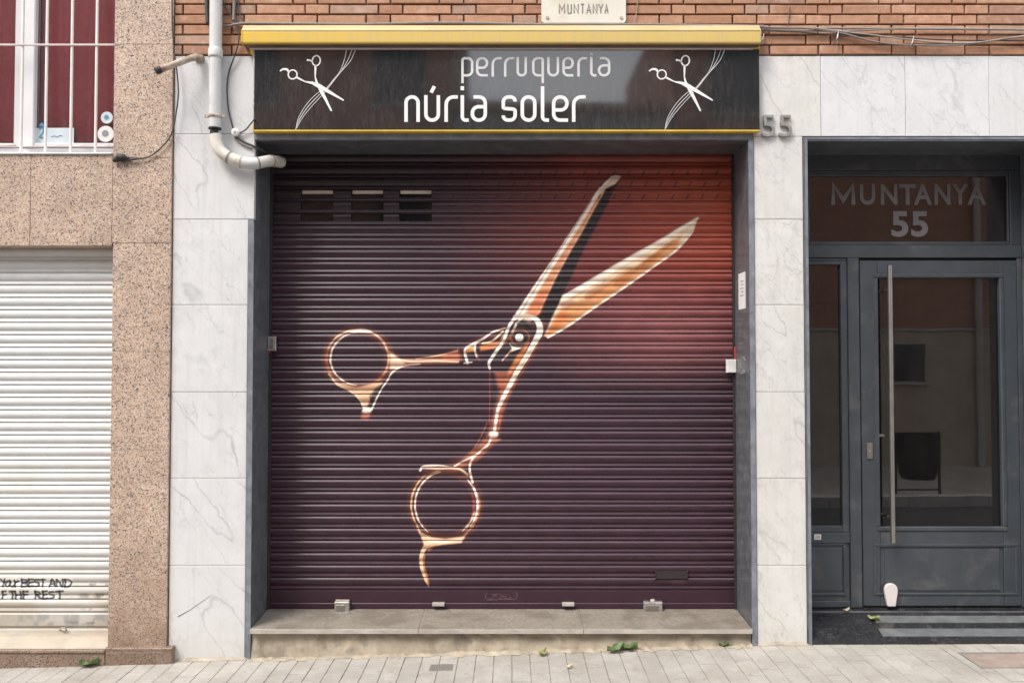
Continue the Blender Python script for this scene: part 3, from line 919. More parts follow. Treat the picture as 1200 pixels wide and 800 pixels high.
# litter bin standing across the street, mirrored in the door
bx, by = 5.45, -5.75
bz = -.085
lb = thing("litter_bin", (bx, by, bz), "dark metal litter bin on two posts, mirrored in the door glass", "litter bin")
b = MB()
for (z0, w0, z1, w1) in ((.26, .17, .33, .205), (.33, .205, .86, .25)):
    vs = [(bx+sx*(w0 if zz == z0 else w1), by+sy*(w0 if zz == z0 else w1)*.62, bz+zz) for zz in (z0, z1) for sx, sy in ((-1,-1),(1,-1),(1,1),(-1,1))]
    b.add(vs, [(0,1,5,4),(1,2,6,5),(2,3,7,6),(3,0,4,7),(0,3,2,1)])
b.build("body", MAT['rubber'], lb)
b = MB()
for s_ in (-1, 1):
    MB().tube([(bx+s_*.30,by,bz),(bx+s_*.30,by,bz+.90)], .02, 8).build("post", MAT['cable'], lb)
MB().tube([(bx-.30,by,bz+.88),(bx+.30,by,bz+.88)], .014, 8).build("hanger", MAT['cable'], lb)
MB().tube([(bx-.30,by,bz+.12),(bx+.30,by,bz+.12)], .012, 8).build("crossbar", MAT['cable'], lb)
#PART3
# ================================================================== ROLLER SHUTTER WITH THE PAINTED SCISSORS
PX0, PX1, PY0, PY1 = 316., 861., 184., 713.5
cv = Canvas(PX0, PX1, PY0, PY1, 2.3, lin((57,33,46)))
def scissors_mural(c):
    X, Y = c.X, c.Y
    n = c.fnoise(90, 3)
    # red-orange cloud sprayed over the upper right
    d = np.hypot((X-835)/310, (Y-250)/185)+(n-.5)*.30
    g = np.clip(1.12-d, 0, 1)**1.25
    sl = (slice(None), slice(None))
    c.blend(sl, np.clip(g*1.25, 0, 1), lin((136,56,45)))
    d2 = np.hypot((X-860)/120, (Y-250)/95)+(n-.5)*.25
    c.blend(sl, np.clip(1.15-d2, 0, 1)**1.2*.85, lin((172,76,46)))
    d3 = np.hypot((X-790)/190, (Y-390)/75)+(n-.5)*.3
    c.blend(sl, np.clip(1.0-d3, 0, 1)**1.1*.70, lin((138,80,82)))
    # soffit shade at the upper left, painted into the colour
    d4 = np.hypot((X-400)/230, (Y-215)/90)+(n-.5)*.3
    c.blend(sl, np.clip(1.1-d4, 0, 1)*.8, lin((32,23,27)))
    W, CR, OR, BR, RD, DK = (248,236,222), (236,202,174), (208,126,68), (150,84,56), (186,72,58), (28,20,26)
    # ---- blade A: dark inner face, light outer face
    dark = [(726,209),(714,237),(700,264),(686.5,289),(670,325),(655,355),(642,381),(630,378),(633,362),(653,320),(670,290),(681,273),(694.5,247),(709,222)]
    c.poly(dark, DK, .95, .9)
    light = [(717,208),(722,206),(728,208),(722,216),(710,222),(695,249),(681,275),(670,293),(653.5,323),(640,350),(632,368),(620,380),(603,374),(604,371),(628.7,333),(650.7,302.5),(668.6,275),(689,245),(703,223)]
    c.poly(light, (236,212,186), 1, .8)
    c.poly([(709,224),(695,249),(681,275),(670,293),(653.5,323),(640,350),(632,368),(622,376),(614,372),(640,326),(660,293),(676,265),(694,238)], (214,128,74), .8, 2.0)
    c.poly([(644,340),(632,369),(622,377),(615,371),(626,352),(636,340)], (206,106,66), .65, 2.6)
    c.stroke([(718,208,2),(703,223,3),(689,246,4),(668,278,4.5),(650,306,5),(628,338,5.5),(604,374,5)], W, alpha=.9, soft=1.0)
    c.stroke([(700,232,1),(682,262,1.6),(662,292,2),(640,326,2.2),(612,370,2.2)], W, alpha=.75, soft=.7)
    c.stroke([(694,236,1),(672,270,1.2),(650,304,1.4),(626,342,1.6),(606,374,1.6)], (120,74,60), alpha=.55, soft=.6)
    c.stroke([(719,208,3),(726,208,3)], (205,190,175), alpha=.9, soft=1)
    # ---- blade B
    bl = [(818.5,257),(799,268),(774.5,283.5),(749.7,297),(725,311),(697.5,327.5),(659,348),(655,358),(648,371.5),(638,395),(642.5,397.6),(664.5,385),(697.5,362),(736,336),(763.5,316.5),(794,294.5),(813,272.5)]
    c.poly(bl, (232,206,178), 1, .9)
    c.poly([(800,276),(770,295),(735,318),(700,342),(655,366),(640,393),(643,396),(664.5,384),(697.5,361),(736,335),(763.5,315.5),(794,293)], (206,138,80), .92, 2.2)
    for a, b in (((765,300),(725,334)), ((735,316),(690,348)), ((700,334),(662,360)), ((790,284),(757,310))):
        c.stroke([(*a, 3), (*b, 10)], (168,92,40), alpha=.55, soft=2.5, sm=False)
    for a, b in (((748,306),(712,330)), ((716,322),(675,352)), ((778,288),(742,314))):
        c.stroke([(*a, 2), (*b, 5)], (246,214,168), alpha=.65, soft=2.0, sm=False)
    c.stroke([(818,257,2.5),(799,268.5,4),(775,284,5),(749,299,6),(724,313.5,6.5),(697,330,7),(662,350,6)], W, alpha=.85, soft=1.4)
    c.stroke([(642,397,2),(664.5,384.5,2),(697.5,361.5,2),(736,335.5,2),(763.5,316,1.8),(794,294,1.5),(813,272.5,1.2)], W, alpha=.9, soft=.7)
    c.poly([(658,366),(650,376),(640,394),(652,388),(668,370)], (208,112,50), .7, 2)
    # ---- red-brown spray haze round the handles
    for pts, w in (([(634,384),(630,400),(618,420),(598,450),(586,474),(579,510),(562,531),(528,549)], 13), ([(590,388),(560,402),(546,412),(538,420),(470,428)], 10)):
        c.stroke([(x,y,w) for x,y in pts], (112,58,48), alpha=.5, soft=4)
    c.stroke([(x,y,11) for x,y in ell(419.5,422,37,33.5,0,32)+[(456.5,422)]], (116,62,46), alpha=.55, soft=3, sm=False)
    c.stroke([(x,y,11) for x,y in ell(522,592,38.5,40,0,32)+[(560.5,592)]], (116,62,46), alpha=.5, soft=3, sm=False)
    for pts, w in (([(600,446,11),(589,470,11),(581,496,10),(577,511,11),(566,526,11),(552,539,10),(534,548,6)], 0),):
        c.stroke(pts, (166,98,72), alpha=.8, soft=2.6)
    c.k = .74
    # ---- pivot
    c.poly([(600,382),(612,374),(626,380),(632,392),(622,408),(604,432),(590,440),(578,428),(590,402)], (58,40,42), .8, 1.5)
    c.poly([(620,402),(616,414),(604,434),(594,444),(596,436),(606,418)], OR, .9, 1.5)
    c.poly([(580,438),(600,438),(594,452),(588,464),(584,456)], (186,104,72), .7, 2.2)
    c.stroke([(603,373,5),(618.7,372,6),(628.5,376,8),(632.5,384,9.5),(632,392,10),(628,400,9),(623,409,8),(616,421,8),(606,437,7.5),(599,450,7),(592,463,6.5),(586.5,474,6),(583.5,482,5),(581,496,4.5),(579,510,4)], W, alpha=.97, soft=.8)
    c.stroke([(627,404,2),(618,419,2.5),(609,434,2),(602,446,1.5)], (236,180,120), alpha=.8, soft=.8)
    c.stroke([(631,404,1.4),(622,420,1.4),(612,437,1.2),(602,454,1)], (170,84,60), alpha=.7, soft=.7)
    c.stroke([(603,374,4.5),(596,385,4.5),(590,401,5),(583,411,5),(577,420,4.5),(573,427,4.2),(574,434,2.5)], W, alpha=.95, soft=.7)
    c.stroke([(612,374,3),(606,380,3.5),(600,392,3)], (240,224,206), alpha=.8, soft=.8)
    c.stroke(ell(609,397,11,10,0,20)+[(620,397)], (150,88,58), 2.5, .8, 1.0, False)
    c.stroke([(607,381),(614,381),(619,384)], DK, 5, .9, 1.2)
    c.stroke(ell(609,397.5,6.5,6.5,0,20)+[(615.5,397.5)], (38,30,34), 2.4, .95, .6, False)
    c.poly(ell(608.5,397,4.6,4.6), W, 1, .6)
    c.stroke(ell(608.5,397,2.3,2.3)+[(610.8,397)], (150,130,120), 1, .7, .5, False)
    c.poly([(597,404),(601,408),(611,409.5),(604,412),(599,414),(600,409)], W, .95, .6)
    c.stroke([(599,412,2.2),(594,418,2),(588.5,424,1.6)], (240,190,170), alpha=.9, soft=.6)
    c.stroke([(590,404),(596,398),(600,400)], BR, 4, .7, 1)
    # ---- arm to the left ring
    c.poly([(562.5,407),(580,402),(586,401),(582,409),(563,413)], OR, .9, 1.2)
    c.poly([(547,411),(557,404),(557,413),(546,415)], (214,150,86), .9, 1)
    c.stroke([(592,386,2),(578,390.5,2.5),(567,398,3),(557.5,403,3.5),(547,409,3.5),(544.8,415,3.5),(548,427,4)], W, alpha=.95, soft=.7)
    c.stroke([(589.5,390,2),(577,401,3),(565,404,2)], (246,226,190), alpha=.9, soft=.7)
    c.stroke([(591,392,1.5),(584,404,1.8),(577,410,1.5)], (200,150,120), alpha=.7, soft=.6)
    c.stroke([(557,404,2.6),(556.5,412,3),(559,421,1.6)], (248,236,216), alpha=.9, soft=.6)
    c.stroke([(559,414,1),(562,424,1.2)], RD, alpha=.8, soft=.6)
    c.stroke([(544,427,2),(553,426,2)], (244,228,210), alpha=.8, soft=.6)
    c.poly([(459,413),(470,422),(492,421.5),(521,416),(537,411.5),(539,424),(536,427.5),(490,428.5),(470,432),(460,438)], (176,112,80), .6, 1.6)
    c.poly([(516,419),(537,412),(540,423),(520,425)], (196,112,74), .6, 2.4)
    c.stroke([(456,414,2),(461,421,3),(480,425,3.5),(510,424.5,3),(537,425.5,2.6)], CR, alpha=.95, soft=.8)
    c.stroke([(488,422,1.2),(512,418.5,1.4),(536,413,1.6)], (246,206,160), alpha=.8, soft=.7)
    c.stroke([(492,428,1.6),(472,430.5,2.2),(460,438,2.4),(453.8,448,2),(447,458,2),(441,470,2.2),(436,481,3)], W, alpha=.92, soft=.7)
    c.poly([(456,413),(470,424),(476,428),(462,434),(457,434)], CR, .85, 1)
    # ---- ring A
    ra = ell(419.5,422,36.5,33.5,0,40)
    c.stroke(ra+[ra[0]], (176,108,76), 4.2, .75, 1.2, False)
    c.stroke(ell(421.5,422,34,31,0,24,95,265), W, 2.4, .95, .6)
    c.stroke(ell(419.5,422,38.5,35,0,24,120,240), (150,72,52), 1.8, .8, .7)
    c.stroke(ell(419.5,422,37,34,0,24,200,330), (246,226,196), 2.2, .85, .7)
    c.stroke([(410,390,2),(424,389,6),(434,390.5,3)], W, alpha=.95, soft=1.2)
    c.stroke(ell(420.5,422,35,32,0,20,-45,35), (238,196,150), 2.0, .8, .7)
    c.stroke([(386,440,2.5),(395,451,3.2),(410,459,3),(421,468,3),(427,479,4)], (236,204,172), alpha=.92, soft=.8)
    c.poly([(398,451),(418,456),(440,451),(449,449),(437,464),(429,481),(422,468)], (226,182,146), .88, 1.1)
    c.poly([(446,452),(440,463),(434,473),(433,466),(440,456)], (44,32,34), .8, 1)
    c.poly(ell(430.5,482.5,5.5,3.6,-.2), W, .97, 1.0)
    c.poly([(424,485),(435,485),(431,493),(424,492)], (196,104,76), .75, 2.0)
    # ---- lower handle: node, stem and ring B
    c.poly(ell(578.5,510.5,5,4), W, .95, 1.4)
    c.stroke([(588,478,1.4),(586,494,2),(584,506,2)], (206,92,74), alpha=.85, soft=.8)
    c.stroke([(574,436,.9),(574,466,1),(573.5,500,1)], (190,84,72), alpha=.75, soft=.6)
    c.stroke([(571,497,1.5),(566,508,1.5),(560,520,1.5),(553,531,3)], (176,98,72), alpha=.8, soft=.8)
    c.stroke([(578,510,4),(572,522,3),(566,527,2.4),(561,532,2.6),(556,536,3.4)], W, alpha=.95, soft=.7)
    c.stroke([(574,514,2),(580,517,4),(586,516,2)], (206,128,86), alpha=.7, soft=1.4)
    c.poly([(556,527),(547,535),(543,541),(552,540),(560,532)], (164,92,56), .85, 1.4)
    c.stroke([(562,531,1.5),(551,537.5,2),(542,542,2.4),(532,548,2)], W, alpha=.9, soft=.7)
    c.stroke([(555,536,3.5),(551,545,3),(551,554,3),(554,566,3)], (246,232,214), alpha=.92, soft=.8)
    c.stroke([(496,548.5,3.5),(512,549.5,3.5),(528,549.5,2.5),(540,551,3),(548,557,4)], (228,190,158), alpha=.9, soft=.8)
    c.stroke([(493,552,3),(497,547.5,3),(515,546.5,2),(530,548.5,1.4)], (250,236,216), alpha=.85, soft=.7)
    rb = ell(522,592,38.5,40,0,40)
    c.stroke(ell(522,592,38,39.5,0,30,-48,40), W, 3.4, .95, .7)
    c.stroke(ell(522,592,40.5,41,0,24,-20,60), (214,130,80), 1.8, .85, .7)
    c.stroke(ell(522,592,33.5,36,0,20,-25,25), (172,66,60), 3, .8, 1.0)
    c.stroke(ell(522,592,35,37,0,20,10,55), (238,210,180), 2.6, .85, .8)
    c.stroke(ell(522,592,39.5,42,0,30,140,235), (236,196,146), 2.4, .9, .7)
    c.stroke(ell(523,592,36,38.5,0,30,125,260), W, 2.2, .92, .6)
    c.stroke(ell(522,592,37.5,40,0,20,232,262), (200,140,96), 1.8, .8, .7)
    c.poly([(489,617),(494,624),(506,630),(522,632),(542,629),(548,625),(541,636),(520,638),(508,640),(500,644),(496,634)], (230,190,152), .92, .9)
    c.stroke([(502,634,3),(520,635,2.4),(540,632,2)], W, alpha=.85, soft=.9)
    c.stroke([(512,638,1.4),(503,645,2)], (186,116,70), alpha=.7, soft=.9)
    c.stroke([(501,637,6.5),(495.5,648,6),(494.3,659,5.5),(497,671,4.5),(500.5,680,3.6),(503,686,1.2)], (232,194,156), alpha=.95, soft=.8)
    c.stroke([(498.5,650,1.5),(497.5,661,1.8),(501,674,2),(504,684,1.2)], (206,124,64), alpha=.85, soft=.8)
    # ---- ventilation slits of the three top slats
    for k, y in enumerate((203.5, 216.5, 231.5)):
        for i in range(32):
            x = 322+i*17.3+(k % 2)*3
            if x < 858: c.stroke([(x-1.3,y+2.4,2.0),(x+1.6,y-2.4,2.0)], (5,4,4), alpha=.95, soft=.35, sm=False)
    # signature and scratches low down
    for i in range(16):
        x = 575+random.random()*26; y = 695+random.random()*6
        c.stroke([(x,y),(x+random.uniform(-5,5),y+random.uniform(-1.5,1.5))], (120,98,100), .8, .6, .4, False)
    c.stroke([(571,694),(569,698),(573,702),(590,701),(603,701),(606,696),(604,693)], (124,104,104), .8, .7, .4)
    for k in range(4):
        c.stroke([(785,679.5+k*2),(800,679.5+k*2)], (112,88,94), .8, .6, .4, False)
    n2 = c.fnoise(26, 9)
    c.a *= (.86+.28*n2)[..., None]
scissors_mural(cv)
SHZ0, SHZ1 = az(PY1, SD), az(PY0, SD)
UVR = (SX0, SX1, SHZ0, SHZ1)
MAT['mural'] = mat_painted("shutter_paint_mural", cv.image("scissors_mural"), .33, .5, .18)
MAT['shutter_rail'] = plain("shutter_rail_dark", (.03,.024,.027), .5)

def slat_profile(z0, p, yb, d):
    """closed (y,z) section of one slat: bulging face above, flared lip below"""
    pts = [(yb+.012, z0), (yb+.012, z0+p), (yb-.001, z0+p)]
    for k in range(8):
        t = k/7
        z = z0+p*(.975-.60*t)
        pts.append((yb-d*(math.sin(math.pi*(.06+.86*t))**.8), z))
    pts += [(yb-d*.10, z0+p*.345), (yb-d*.20, z0+p*.28), (yb-d*.48, z0+p*.18), (yb-d*.70, z0+p*.085), (yb-d*.66, z0+p*.055), (yb+.001, z0+p*.035), (yb+.001, z0)]
    return pts
sh = thing("roller_shutter", ((SX0+SX1)/2, SD, SHZ0), "dark plum roller shutter with giant painted scissors, closing the shop", "shutter")
PITCH_S = (az(190, SD)-az(204, SD))
zbar = az(690.5, SD)
holes = [(ax(352, SD), ax(390, SD)), (ax(411, SD), ax(449, SD)), (ax(467.5, SD), ax(506, SD))]
MAT['slot_strip'] = plain('slot_strip_beige', (.48,.42,.33), .5)
MAT['slot_glass'] = plain("slot_glass", (.010,.010,.011), .06, var=.05)
k = 0
z = zbar
YS = SD+.004
while z < Z_SOF+.02:
    b = MB()
    prof = slat_profile(z, PITCH_S, YS, .0138)
    py_mid = 690.5-14.0*(k+.5)
    hole = any(abs(py_mid-y) < 6.9 for y in (239, 253, 267))
    xa, xb = SX0+.012, SX1-.012
    if hole:
        lower = [(YS+.012, z), (YS+.012, z+PITCH_S*.3)] + [q for q in prof[3:] if q[1] < z+PITCH_S*.36]
        x = xa
        for h0, h1 in holes:
            b.prism_x(prof, x, h0, True); b.prism_x(lower, h0, h1, True)
            b.prism_x([(YS+.012, z+PITCH_S*.93), (YS+.012, z+PITCH_S), (YS-.001, z+PITCH_S), (YS-.006, z+PITCH_S*.93)], h0, h1)
            x = h1
        b.prism_x(prof, x, xb, True)
    else:
        b.prism_x(prof, xa, xb, True)
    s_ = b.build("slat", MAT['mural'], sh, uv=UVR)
    tw = random.uniform(-.0006, .0006); yo = random.uniform(-.0012, .0012)
    s_.matrix_basis = Matrix.Translation((0, yo, z)) @ Matrix.Rotation(tw, 4, 'Y') @ Matrix.Translation((0, 0, -z))
    if hole:
        for h0, h1 in holes:
            MB().box(h0+.001, h1-.001, YS+.004, YS+.0075, z+PITCH_S*.30, z+PITCH_S*.94).build("slot_pane", MAT['slot_glass'], s_)
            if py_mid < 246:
                MB().box(h0+.006, h1-.006, YS-.002, YS+.0035, z+PITCH_S*.62, z+PITCH_S*.90).build("slot_pale_strip", MAT['slot_strip'], s_)  # beige strip added to give these slots their bright upper band
    z += PITCH_S; k += 1
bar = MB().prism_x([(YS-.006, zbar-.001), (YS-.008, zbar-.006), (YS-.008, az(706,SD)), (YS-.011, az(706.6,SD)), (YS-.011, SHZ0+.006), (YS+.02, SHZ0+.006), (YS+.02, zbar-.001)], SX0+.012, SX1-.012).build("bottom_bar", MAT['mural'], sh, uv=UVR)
for a, b_ in ((SX0+.0005, SX0+.016), (SX1-.016, SX1-.0005)):
    MB().box(a, b_, SD-.022, SD+.03, SHZ0+.006, Z_SOF-.001).build("guide_rail", MAT['shutter_rail'], sh)
# finger pull near the foot and small lugs
fx0, fx1, fz0, fz1 = ax(767, SD), ax(803, SD), az(677, SD), az(668, SD)
MB().box(fx0, fx1, SD-.016, SD-.008, fz0, fz1).build("finger_pull", MAT['shutter_rail'], sh)
for x in (fx0-.006, fx1-.001):
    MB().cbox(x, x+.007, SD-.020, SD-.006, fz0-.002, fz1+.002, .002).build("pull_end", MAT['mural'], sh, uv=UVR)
for px in (515, 665):
    x = ax(px, SD)
    MB().cbox(x-.038, x+.038, SD-.045, SD-.006, az(709.3, SD-.03), az(706, SD-.03), .002).build("foot_lug", MAT['sill_edge'], sh)

# floor locks and side locks (padlock boxes)
def floor_lock(px0, px1, py0, py1, label, knob):
    Y0 = SD-.055
    x0, x1, z0, z1 = ax(px0, Y0), ax(px1, Y0), az(py1, Y0), az(py0, Y0)
    zs_ = SB-.006
    t = thing("floor_lock", ((x0+x1)/2, Y0, zs_), label, "lock", "floor locks of the painted shutter")
    MB().cbox(x0, x1, Y0, SD-.012, zs_+.001, z1, .004).build("body", MAT['zinc'], t)
    MB().cbox(x0+.012, x1-.028, Y0-.004, Y0-.0005, zs_+.012, z1-.018, .001).build("plate", MAT['steel'], t)
    if knob:
        MB().lathe([(.016, 0), (.017, .006), (.012, .014)], ((x0+x1)/2, (Y0+SD)/2-.005, z1+.0005), 'z', 14).build("knob", MAT['sill_edge'], t)
    else:
        MB().box(x0+.004, x1-.004, Y0+.004, SD-.014, z1+.0005, z1+.006).build("cap", MAT['rust'], t)
floor_lock(393.5, 410.5, 705, 717.5, "small metal floor lock at the left foot of the painted shutter", False)
floor_lock(753.5, 775, 705.5, 717, "pale metal floor lock with round knob, right foot of the painted shutter", True)
Y0 = SD-.05
t = thing("side_lock", (SX0+.03, Y0, az(403, Y0)), "small metal side lock on the left rail of the painted shutter", "lock")
MB().cbox(SX0+.001, ax(323, Y0), Y0, SD-.024, az(411, Y0), az(394, Y0), .003).build("body", MAT['zinc'], t)
MB().cbox(ax(316.5, Y0), ax(321, Y0), Y0-.004, Y0-.0005, az(408, Y0), az(397, Y0), .001).build("plate", MAT['steel'], t)
MB().cbox(SX0+.0005, SX0+.012, Y0+.01, Y0+.03, az(410, Y0)-.02, az(411.5, Y0), .001).build("tab", MAT['red_stub'], t)
t = thing("side_lock", (SX1-.03, Y0, az(429, Y0)), "white boxy side lock on the right rail of the painted shutter", "lock")
MB().cbox(ax(851.5, Y0), SX1-.001, Y0, SD-.024, az(436.5, Y0), az(421, Y0), .003).build("body", MAT['ceramic'], t)
MB().box(SX1-.008, SX1-.0008, Y0+.022, Y0+.03, az(420.5, Y0), az(406, Y0)).build("tab", MAT['red_stub'], t)
# notice and torn sticker on the right reveal
Ya, Yb = .075, .235
nt = MB().add([(SX1-.0015,Ya,az(318,Ya)-.0),(SX1-.0015,Yb,az(318,Ya)-.0),(SX1-.0015,Yb,az(318,Ya)-.225),(SX1-.0015,Ya,az(318,Ya)-.225),
               (SX1-.0004,Ya,az(318,Ya)),(SX1-.0004,Yb,az(318,Ya)),(SX1-.0004,Yb,az(318,Ya)-.225),(SX1-.0004,Ya,az(318,Ya)-.225)],
              [(0,1,2,3),(4,7,6,5),(0,4,5,1),(1,5,6,2),(2,6,7,3),(3,7,4,0)])
nt = nt.build("paper_notice", MAT['paper'], None, "white paper notice stuck inside the right jamb of the shop", "notice")
for i in range(5):
    zz = az(318,Ya)-.05-i*.022
    MB().box(SX1-.0026, SX1-.0018, Ya+.04, Yb-.04-.02*(i % 2), zz-.004, zz).build("text_line", MAT['ink'], nt)
MAT["scrap"] = plain("paper_scrap_grey", (.30,.29,.28), .9)
st = thing("torn_sticker", (SX1-.001, .15, az(430,.1)), "torn remains of a sticker on the right jamb below the notice", "sticker")
for i in range(9):
    y0 = .08+random.random()*.12; zz = az(440,.1)+random.random()*.20
    h = .004+random.random()*.010; w_ = .015+random.random()*.05
    MB().box(SX1-.0016, SX1-.0006, y0, y0+w_, zz, zz+h).build("paper_scrap", MAT['scrap'], st)

# ================================================================== SHOP SIGN
YF = -.045
sgn = thing("shop_sign", (0, YF, az(153, YF)), "glossy black hairdresser sign with white lettering and two scissors", "sign")
gx0, gx1, sz0, sz1 = ax(298, YF, 105), ax(890, YF, 105), az(152.5, YF), az(58, YF)
MB().cbox(gx0, gx1, YF, -.004, sz0, sz1, .0015).build("panel", MAT['sign'], sgn)
MB().cbox(gx0-.004, gx1-.004, YF-.008, -.004, sz0-.011, sz0-.0005, .002).build("frame_bar", MAT['yellow_frame'], sgn)
MB().cbox(gx0-.004, gx1+.002, YF-.008, -.004, sz1+.0005, sz1+.012, .002).build("frame_bar", MAT['yellow_frame'], sgn)
MB().box(gx0-.007, gx0-.0005, YF-.002, -.004, sz0, sz1).build("frame_side", MAT['zinc'], sgn)
MB().cbox(gx0-.006, gx0+.0, YF-.009, -.004, sz0-.012, sz0+.03, .001).build("frame_corner", MAT['yellow_frame'], sgn)
MB().cbox(gx0-.026, gx0-.007, YF-.006, -.004, sz1-.028, sz1+.012, .002).build("frame_corner", MAT['yellow_frame'], sgn)
def pp(px, py, Y): q = at(px, py, Y); return (q.x, q.z)
YL = YF-.0022
wpx = (YF-CAM[1])/F          # metres per photo pixel on the sign
def letter(strokes, w, mat, y=YL, parent=None, closed=None, th=.0018, name="letter"):
    b = MB()
    for i, s_ in enumerate(strokes):
        b.ribbon([pp(px, py, y) for px, py in s_], w*wpx, y, y+th, closed=bool(closed and closed[i]))
    return b.build(name, mat, parent or sgn)
def glyph(ch, x0, x1, yt, yb, w, asc):
    """rounded single-stroke letters: returns (strokes, closed flags); box is the outer edge of the strokes"""
    h = w/2; l, r, t, b = x0+h, x1-h, yt+h, yb-h
    H = b-t; W = r-l; rad = min(W*.48, H*.30)
    S, C = [], []
    def A(p, rr=rad, closed=False): S.append(fillet(p, rr, 6, closed) if len(p) > 2 else [Vector(q) for q in p]); C.append(closed)
    if ch == 'n': A([(l,yb),(l,t),(r,t),(r,yb)])
    if ch in 'uú':
        A([(l,yt),(l,b),(r,b),(r,yt)])
    if ch == 'ú': A([((l+r)/2+W*.18, asc),((l+r)/2-W*.08, asc+(yt-asc)*.72)])
    if ch == 'r': A([(l,yb),(l,t),(x1,t)], W*.75)
    if ch == 'i':
        A([(l,yt),(l,b),(x1,b)], W*.75); A([(l,asc),(l,asc+w*1.15)])
    if ch == 'l': A([(l,asc),(l,b),(x1,b)], W*.75)
    if ch == 'o': A([(l,t),(r,t),(r,b),(l,b)], rad, True)
    if ch == 'p':
        A([(l,yb+(yb-yt)*.34),(l,t+rad),(l,t),(r,t),(r,b),(l+h*1.02,b)])
    if ch == 'q':
        A([(r,yb+(yb-yt)*.34),(r,t+rad),(r,t),(l,t),(l,b),(r-h*1.02,b)])
    if ch == 'a':
        m = t+H*.42
        A([(x0+W*.22,t),(r,t),(r,b),(l,b),(l,m),(r-h*1.02,m)])
    if ch == 'e':
        m = t+H*.56
        A([(l+h*1.02,m),(r,m),(r,t),(l,t),(l,b),(x1-W*.05,b)])
    if ch == 's':
        m = (t+b)/2
        A([(r,t+H*.2),(r,t),(l,t),(l,m-H*.02),(l+W*.2,m),(r-W*.2,m+H*.02),(r,m+H*.06),(r,b),(l,b),(l,b-H*.2)], rad*.9)
    return S, C
def cx(v): return 440+v/4
def cy(v): return 50+v/4
for ch, a, b in (('n',135,208),('ú',228,303),('r',323,386),('i',399,437),('a',446,523),('s',591,663),('o',680,755),('l',775,813),('e',827,906),('r',921,985)):
    S, C = glyph(ch, cx(a), cx(b), cy(247), cy(372), 4.1, cy(205))
    letter(S, 4.1, MAT['white_vinyl'], closed=C)
for ch, a, b in (('p',402,459),('e',471,529),('r',544,592),('r',602,650),('u',661,710),('q',734,790),('u',805,861),('e',876,930),('r',946,991),('i',1006,1036),('a',1042,1101)):
    S, C = glyph(ch, cx(a), cx(b), cy(68), cy(160), 2.9, cy(47))
    letter(S, 2.9, MAT['silver_vinyl'], closed=C)
# scissors emblems with three strands of hair
def emblem(dx):
    Y = YL
    e = MB()
    P = lambda L: [pp(x+dx, y, Y) for x, y in L]
    T = .0018
    def rb(L, w, closed=False, sm=False):
        if sm:
            q = smooth_pts([(x, y, ww) for (x, y), ww in zip(L, w)], 5); L = [(a, b) for a, b, _ in q]; w = [c*wpx for *_, c in q]
        else: w = w*wpx if not isinstance(w, list) else [x*wpx for x in w]
        e.ribbon(P(L), w, Y, Y+T, closed)
    rb(ell(370.6,71.3,4.7,5.9,.15,20), 1.5, True)
    rb(ell(342.9,87.5,5.2,5.3,.5,20), 1.5, True)
    rb([(366.2,72.5),(363,70.8),(359.5,70.6)], [2.2,1.6,2.6])
    rb([(338.2,84.5),(336.5,81.8),(332,81.2),(328,83.6)], [2.0,2.6,2.2,1.4], sm=True)
    rb([(369.6,77.0),(369.4,90.5),(371.2,97.5),(374.5,103),(380,113.5),(388.5,130.3)], [2.6,1.3,2.8,4.0,3.6,1.7])
    Y2 = Y; Y -= .0012
    rb([(348,91),(357.4,95.8),(366,97.4),(373.5,100.8),(384,106.8),(402.8,117.8)], [2.4,1.3,3.2,5.0,4.0,1.5])
    e.build("scissors_emblem", MAT['white_vinyl'], sgn)
    h = MB()
    Y = Y2+.0009
    def hs(L, w): h.ribbon([pp(x+dx, y, Y) for x, y in [(a, b) for a, b in smooth_pts(L, 6)]], w*wpx, Y, Y+.0008)
    hs([(346.4,152),(351,140),(361,125),(374.6,110.8),(383,103.6),(392.5,92.6),(400.7,83),(411,71),(416.6,58.5)], .75)
    Y -= .0002
    hs([(347.6,150.5),(354.5,138),(364.5,125.5),(376.5,112.6),(384,104.2),(392.5,93.2),(399.8,83.6),(407.6,70.6),(412.4,58.5)], .65)
    Y -= .0002
    hs([(346.6,151.5),(349.5,139),(356,127),(364,116.8),(373,108.6),(383,102.6),(391,93),(398,84.4),(403.5,70.6),(406,58.5)], .65)
    h.build("hair_strands", MAT['silver_vinyl'], sgn)
emblem(0); emblem(432.6)

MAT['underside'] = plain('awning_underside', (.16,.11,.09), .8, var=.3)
# ================================================================== AWNING CASSETTE
YA = -.10
aw = thing("awning_cassette", (0, YA, az(52, YA)), "long faded yellow awning box above the black shop sign", "awning")
ax0, ax1 = ax(284, YA, 40), ax(891, YA, 40)
za, zb, zc = az(51.2, YA), az(37, YA), az(30.6, YA+.04)
prof = [(-.012, za+.004), (YA+.012, za), (YA+.003, za+.003), (YA, za+.010), (YA, zb-.004), (YA+.002, zb)]
prof += [(-.012, zb)]
MB().prism_x(prof, ax0, ax1).build("front_profile", MAT['awning'], aw)
MB().prism_x([(YA+.004, zb+.001), (YA-.001, zb+.005), (YA+.002, zb+.012), (YA+.022, zc-.004), (YA+.04, zc), (-.012, zc+.003), (-.012, zb+.001)], ax0, ax1).build("lid", MAT['awning_lid'], aw)
for a, b_ in ((ax0-.006, ax0-.0005), (ax1+.0005, ax1+.005)):
    MB().prism_x([(-.012, za), (YA+.006, za-.001), (YA-.003, za+.012), (YA-.002, zb+.004), (YA+.04, zc+.002), (-.012, zc+.004)], a, b_).build("end_cap", MAT['awning'] if a < 0 else MAT['awning_lid'], aw)
MB().box(ax0+.002, ax1-.002, YA+.016, -.014, za-.004, za-.0005).build("underside", MAT["underside"], aw)
